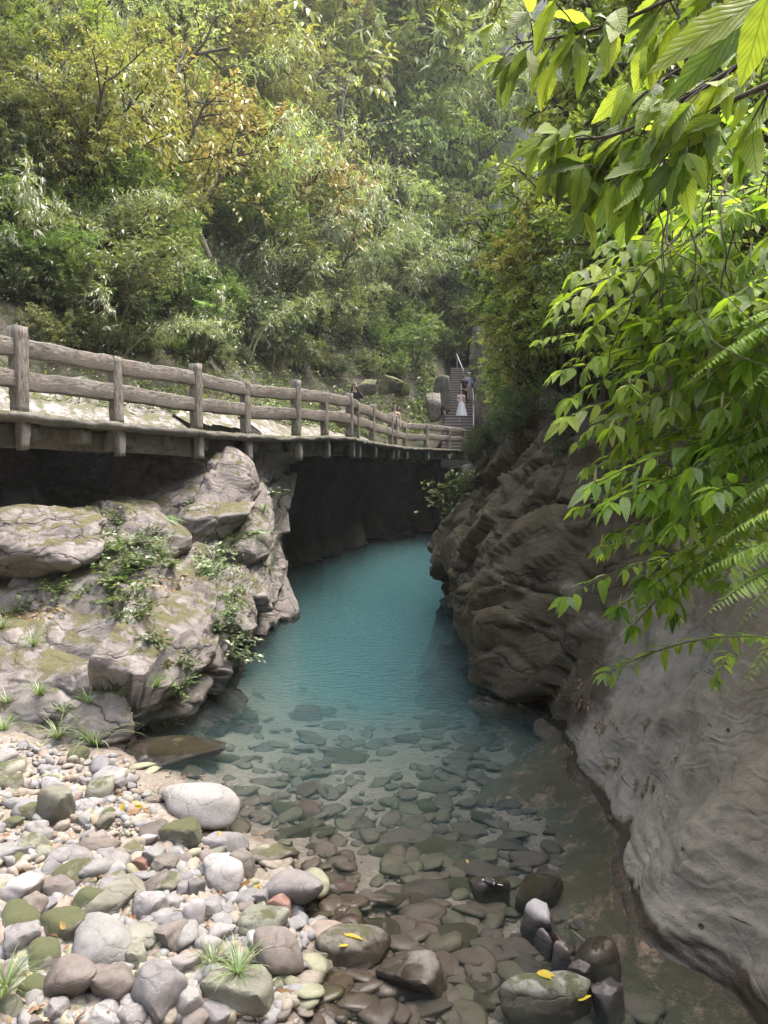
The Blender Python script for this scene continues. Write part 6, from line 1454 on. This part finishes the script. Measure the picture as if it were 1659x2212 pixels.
fallen(765, 2023, .24, .13, .24, 'lf_fallen_y', 'yellow slim leaf on the wide shiny-topped rock', 1.4); fallen(742, 2043, .22, .09, .42, 'lf_fallen_y', 'yellow-green leaf below the slim yellow one on the wide rock', .8)
fallen(1185, 2108, .20, .13, .5, 'lf_fallen_y', 'yellow leaf behind the long mossy rock', 1.3); fallen(1262, 2155, .16, .10, .35, 'lf_fallen_y', 'curled yellow leaf between the long mossy rock and the pale block', 2.2)
gl = Leaves(); r_ = np.random.default_rng(5)
for _ in range(420):
    x, y = r_.uniform(0, 560), r_.uniform(1665, 2210); p = G(x, y, .1); p = G(x, y, gz(p[0], p[1]) + .04); gl.add(p, r_.normal(size=3) * [1, 1, .2], np.array([0, 0, 1.]) + r_.normal(size=3) * .3, r_.uniform(.03, .08), .022)
tag(obj('leaf_litter', gl.mesh('leaf_litter', 'mid', .15), M['lf_fallen']), 'small brown leaf litter between the stones of the bank', None, None, 'stuff')
for pts, lab in [([(45, 1925, .16), (100, 1932, .2), (150, 1948, .14)], 'thin bare stick lying across the stones at the left'), ([(1235, 2010, -.02), (1290, 2055, -.05), (1330, 2085, -.03)], 'straight brown stick lying in the water right of the pale rocks'), ([(355, 1790, .15), (350, 1830, .16), (330, 1838, .12)], 'short pale twig left of the moss-capped stone')]:
    T = Tubes(); T.add([G(a, b, c) for a, b, c in pts], [.006, .008, .004], 5); tag(obj('stick', T.mesh('stick'), M['twig']), lab, 'stick')

# ------------------------------------------------------------------ people
def skin(name, verts, edges, radii, mat, parent, sub=2):
    me = bpy.data.meshes.new(name); me.from_pydata([tuple(map(float, v)) for v in verts], edges, []); o = bpy.data.objects.new(name, me); COL.objects.link(o)
    o.modifiers.new('s', 'SKIN')
    for i, r in enumerate(radii):
        sv_ = me.skin_vertices[0].data[i]; sv_.radius = (r, r) if not hasattr(r, '__len__') else r; sv_.use_root = (i == 0)
    m = o.modifiers.new('b', 'SUBSURF'); m.levels = sub; m.render_levels = sub
    dg = bpy.context.evaluated_depsgraph_get(); em = bpy.data.meshes.new_from_object(o.evaluated_get(dg)); em.name = name
    for p in em.polygons: p.use_smooth = True
    bpy.data.objects.remove(o); em.materials.clear(); n = obj(name, em, mat, parent); return n
M['skin'] = simple('warm_skin', (.58, .40, .31), .5, 0, 20, .04); M['hair'] = simple('black_hair', (.014, .011, .010), .35, .3, 60, .1)
M['black_cloth'] = simple('black_cloth', (.018, .018, .022), .8, .3, 25); M['white_cloth'] = simple('white_cloth', (.72, .72, .74), .75, .3, 18, .05); M['pale_blue'] = simple('pale_blue_cloth', (.50, .58, .72), .8, .2, 18, .05)
M['beige'] = simple('beige_pink_cloth', (.62, .50, .46), .8, .2, 18, .05); M['cap'] = simple('white_cap', (.72, .72, .75), .7); M['face_dark'] = simple('dark_brow_and_eye', (.03, .02, .018), .5); M['lip'] = simple('lips', (.42, .14, .12), .5)
def person(label, base, h, rz, arms, legs, top, bottom, style, lean=0.):
    """joints in body units (height 1, facing -Y); arms/legs: lists of joint chains left and right"""
    t = thing('person', label, 'person', base, (0, 0, rz), None, h)
    V = [(0, 0, .52), (0, .0, .60), (0, .005, .70), (0, .01, .80), (0, .0, .845), (0, -.005, .875), (0, -.008, .93), (0, -.004, .975)]; E = [(0, 1), (1, 2), (2, 3), (3, 4), (4, 5), (5, 6), (6, 7)]
    R = [(.085, .06), (.068, .05), (.078, .055), (.07, .05), (.030, .030), (.036, .038), (.043, .052), (.032, .04)]
    for sx, ch in zip((-1, 1), arms):
        a = len(V); V.append((sx * .095, 0, .80)); E.append((3, a)); R.append(.032); prev = a
        for q, r in zip(ch[:3], (.024, .019, .013)): V.append(q); E.append((prev, len(V) - 1)); R.append(r); prev = len(V) - 1
        d = nrm(np.array(ch[2]) - np.array(ch[1])); s_ = perp(d); palm = np.array(ch[2]) + d * .025; V.append(tuple(palm)); E.append((prev, len(V) - 1)); R.append((.018, .010)); pi_ = len(V) - 1; cu = nrm(np.cross(d, s_))
        for k, (o_, l_) in enumerate([(-.016, .030), (-.006, .036), (.005, .034), (.015, .027)]):
            b = palm + s_ * o_ + d * .014; V += [tuple(b), tuple(b + d * l_ * .5 + cu * .004), tuple(b + d * l_ * .85 + cu * .013)]; n_ = len(V); E += [(pi_, n_ - 3), (n_ - 3, n_ - 2), (n_ - 2, n_ - 1)]; R += [.0052, .0046, .0036]
        b = palm - d * .012 - s_ * .016; V += [tuple(b), tuple(b + d * .016 - s_ * .012 + cu * .006), tuple(b + d * .030 - s_ * .014 + cu * .012)]; n_ = len(V); E += [(pi_, n_ - 3), (n_ - 3, n_ - 2), (n_ - 2, n_ - 1)]; R += [.006, .005, .004]
    for sx, ch in zip((-1, 1), legs):
        prev = 0; a = len(V); V.append((sx * .05, 0, .49)); E.append((0, a)); R.append(.052); prev = a
        for q, r in zip(ch, (.034, .021)): V.append(q); E.append((prev, len(V) - 1)); R.append(r); prev = len(V) - 1
        f = np.array(ch[1]); V += [tuple(f + [0, -.01, -.03]), tuple(f + [0, -.075, -.036])]; n_ = len(V); E += [(prev, n_ - 2), (n_ - 2, n_ - 1)]; R += [(.02, .018), (.02, .012)]
    body = skin('body', V, E, R, M['skin'], t)
    def blob(n, c, s3, mat, par, sub=3, f=None):
        v, fc = ico(sub); v = v * np.array(s3) + np.array(c)
        if f: v = f(v)
        return obj(n, mk(n, v, fc), mat, par)
    # face: brows, eyes, nose, mouth, ears
    blob('nose', (0, -.062, .922), (.007, .012, .012), M['skin'], t, 2)
    for sx in (-1, 1): blob('eye', (sx * .018, -.052, .934), (.009, .004, .0038), M['face_dark'], t, 2); blob('ear', (sx * .046, .0, .925), (.005, .011, .016), M['skin'], t, 2)
    blob('mouth', (0, -.052, .901), (.013, .004, .004), M['lip'], t, 2)
    # clothes follow the body
    tv = [(0, 0, .53), (0, 0, .62), (0, .005, .71), (0, .01, .80), (0, .003, .832)]; te = [(0, 1), (1, 2), (2, 3), (3, 4)]; tr = [(.094, .068), (.078, .060), (.088, .064), (.082, .06), (.040, .040)]
    sl = style.get('sleeve', 1.)
    for sx, ch in zip((-1, 1), arms):
        a = len(tv); tv.append((sx * .098, 0, .80)); te.append((3, a)); tr.append(.040); q = np.array(ch[0]); sh = np.array((sx * .098, 0, .80))
        if sl < 1: tv.append(tuple(sh + (q - sh) * sl * 1.2)); te.append((a, len(tv) - 1)); tr.append(.036)
        else:
            tv.append(tuple(q)); te.append((a, len(tv) - 1)); tr.append(.030); w_ = q + (np.array(ch[1]) - q) * 1.; tv.append(tuple(w_)); te.append((len(tv) - 2, len(tv) - 1)); tr.append(.024)
            if sl > 1.2: tv.append(tuple(w_ + (np.array(ch[2]) - w_) * .85)); te.append((len(tv) - 2, len(tv) - 1)); tr.append(.020)
    if style.get('strap'): tv = tv[:4]; te = te[:3]; tr = tr[:4]; tr[3] = (.07, .05); tv[3] = (0, .01, .775)
    skin('top', tv, te, tr, M[top], t)
    if style.get('skirt'):
        k = 40; zs = np.array([.60, .55, .45, .34, .22, .13]); rs = np.array([.072, .095, .115, .14, .17, .185]); an = np.linspace(0, 2 * np.pi, k, endpoint=False)
        P_s = np.array([[((r + .012 * (i / 5) * math.sin(a * 9 + i)) * math.cos(a) + .02 * i / 5, (r * .8 + .012 * (i / 5) * math.sin(a * 9 + i)) * math.sin(a), z) for a in np.append(an, an[0])] for i, (z, r) in enumerate(zip(zs, rs))])
        obj('skirt', mk('skirt', P_s.reshape(-1, 3), grid_faces(6, k + 1)), M[bottom], t)
    else:
        pv = [(0, 0, .56)]; pe = []; prr = [(.092, .068)]
        for sx, ch in zip((-1, 1), legs):
            a = len(pv); pv.append((sx * .052, 0, .49)); pe.append((0, a)); prr.append(.060); prev = a
            for q, r in zip(ch, (.044, .034)): pv.append(tuple(np.array(q) + [0, 0, .012 if q is ch[1] else 0])); pe.append((prev, len(pv) - 1)); prr.append(r); prev = len(pv) - 1
        skin('trousers', pv, pe, prr, M[bottom], t)
    for sx, ch in zip((-1, 1), legs):
        f = np.array(ch[1]); blob('shoe', f + [0, -.032, -.034], (.026, .062, .022), M['white_cloth'], t, 2)
    def cut(v): v = v.copy(); m = (v[:, 1] < -.028) & (v[:, 2] < .955); v[m, 1] = -.028; return v
    if style.get('long'):
        blob('hair', (0, .006, .938), (.055, .060, .060), M['hair'], t, 4, cut)
        hv = [(-.045, .018, .94), (-.058, .015, .88), (-.055, .0, .80), (-.05, -.01, .72), (.045, .018, .94), (.058, .015, .88), (.058, .01, .80), (.052, .0, .71), (0, .04, .93), (0, .05, .84), (0, .055, .74)]
        skin('hair', hv, [(0, 1), (1, 2), (2, 3), (4, 5), (5, 6), (6, 7), (8, 9), (9, 10), (0, 8), (8, 4)], [.018, .02, .018, .01, .018, .02, .018, .01, .04, .04, .03], M['hair'], t)
    else: blob('hair', (0, .008, .945), (.050, .056, .052), M['hair'], t, 4, cut)
    if style.get('cap'):
        blob('cap', (0, .002, .955), (.052, .060, .045), M['cap'], t, 3, lambda v: np.where(v[:, 2:3] < .952, v * [1, 1, 0] + [0, 0, .952], v)); blob('cap_peak', (0, -.075, .950), (.038, .038, .006), M['cap'], t, 2)
    return t
stand = [[(-.05, -.005, .27), (-.052, .01, .04)], [(.05, -.02, .27), (.055, -.005, .04)]]
hang = [(-.125, .01, .66), (-.13, -.02, .53), (-.13, -.035, .485)]; hangr = [(.125, .01, .66), (.13, -.02, .53), (.13, -.035, .485)]
def gp(px, y, z): return ((px - CX) / F_PX * y, y, z)
w1 = person('woman in black long-sleeved top, hand raised to her forehead, standing behind the railing', gp(767, 20.6, 3.86), 1.66, -.25, [hang, [(.145, -.04, .72), (.075, -.09, .86), (.045, -.062, .945)]], stand, 'black_cloth', 'pale_blue', dict(sleeve=1.3, long=1))
v_ = [(-.085, -.066, .80), (-.05, -.072, .76), (-.03, -.076, .68)]; skin('shoulder_bag', v_, [(0, 1), (1, 2)], [.015, .022, .03], M['pale_blue'], w1)
person('bare-shouldered woman with long black hair further along the walkway behind the railing', gp(853, 27.5, 4.0), 1.58, -.1, [hang, hangr], stand, 'beige', 'white_cloth', dict(strap=1, long=1, sleeve=.5))
person('woman in a long white skirt walking down the lower stone steps', gp(995, 38.4, stair_z(38.4) + .0), 1.62, -.08, [[(-.13, 0, .67), (-.09, -.09, .63), (-.04, -.11, .63)], hangr], [[(-.045, -.03, .27), (-.05, -.04, .035)], [(.05, -.01, .28), (.05, .05, .05)]], 'beige', 'white_cloth', dict(sleeve=.5, long=1, skirt=1))
person('man in black T-shirt and trousers looking aside on the upper stone steps', gp(1002, 39.9, stair_z(39.9)), 1.74, .5, [hang, hangr], stand, 'black_cloth', 'black_cloth', dict(sleeve=.5))
person('man with a white cap and pale shirt standing behind the man in black', gp(1012, 40.7, stair_z(40.4)), 1.72, .35, [hang, [(.13, 0, .67), (.09, -.09, .64), (.04, -.11, .65)]], stand, 'pale_blue', 'beige', dict(sleeve=1.3, cap=1))
# ------------------------------------------------------------------ bird on the wet rock
M['bird_dark'] = simple('black_feathers', (.02, .021, .026), .5, .2, 60); M['bird_white'] = simple('white_feathers', (.8, .8, .8), .6, .2, 60, .05)
bp = drop(594 + 958 * .4883, 1620 + 612 * .4883)[0] + np.array([0, 0, .004])
bt = thing('bird', 'tiny black bird with white wing bar and white tail edges by the white-topped wet rock', 'bird', bp, (0, 0, 0))
skin('body', [(.0, 0, .030), (-.020, 0, .034), (-.038, 0, .042), (-.052, 0, .050), (.022, 0, .028), (.040, 0, .026)], [(0, 1), (1, 2), (2, 3), (0, 4), (4, 5)], [.019, .018, .012, .011, .013, .006], M['bird_dark'], bt)
def bl(n, c, s3, m, rot=None):
    v, f = ico(2); o = obj(n, mk(n, v * np.array(s3), f), M[m], bt, loc=c, rot=rot); return o
bl('forehead_patch', (-.058, 0, .056), (.006, .006, .005), 'bird_white'); bl('beak', (-.068, 0, .050), (.008, .002, .002), 'bird_dark')
for s in (-1, 1): bl('wing', (.008, s * .014, .034), (.026, .005, .013), 'bird_dark', (0, .15, 0)); bl('wing_bar', (.012, s * .017, .037), (.006, .003, .012), 'bird_white', (0, .5, 0)); bl('tail_feather', (.058, s * .006, .024), (.022, .0035, .002), 'bird_white', (0, .12, s * .12)); bl('leg', (.0, s * .008, .008), (.0016, .0016, .014), 'bird_dark')

# ------------------------------------------------------------------ haze in the valley air
hb = [(-75, -65, -5), (80, -65, -5), (80, 130, -5), (-75, 130, -5)]
tH = NT('valley_haze'); pv = tH.n('VolumePrincipled'); pv.inputs['Color'].default_value = (.97, .98, 1.0, 1); pv.inputs['Density'].default_value = .0006; pv.inputs['Anisotropy'].default_value = .2
tH.L(pv.outputs[0], tH.out.inputs['Volume'])
tag(obj('haze', mk('haze', np.array(hb + [(a, b, 175.) for a, b, _ in hb]), Fw, smooth=False), tH.m), kind='stuff')
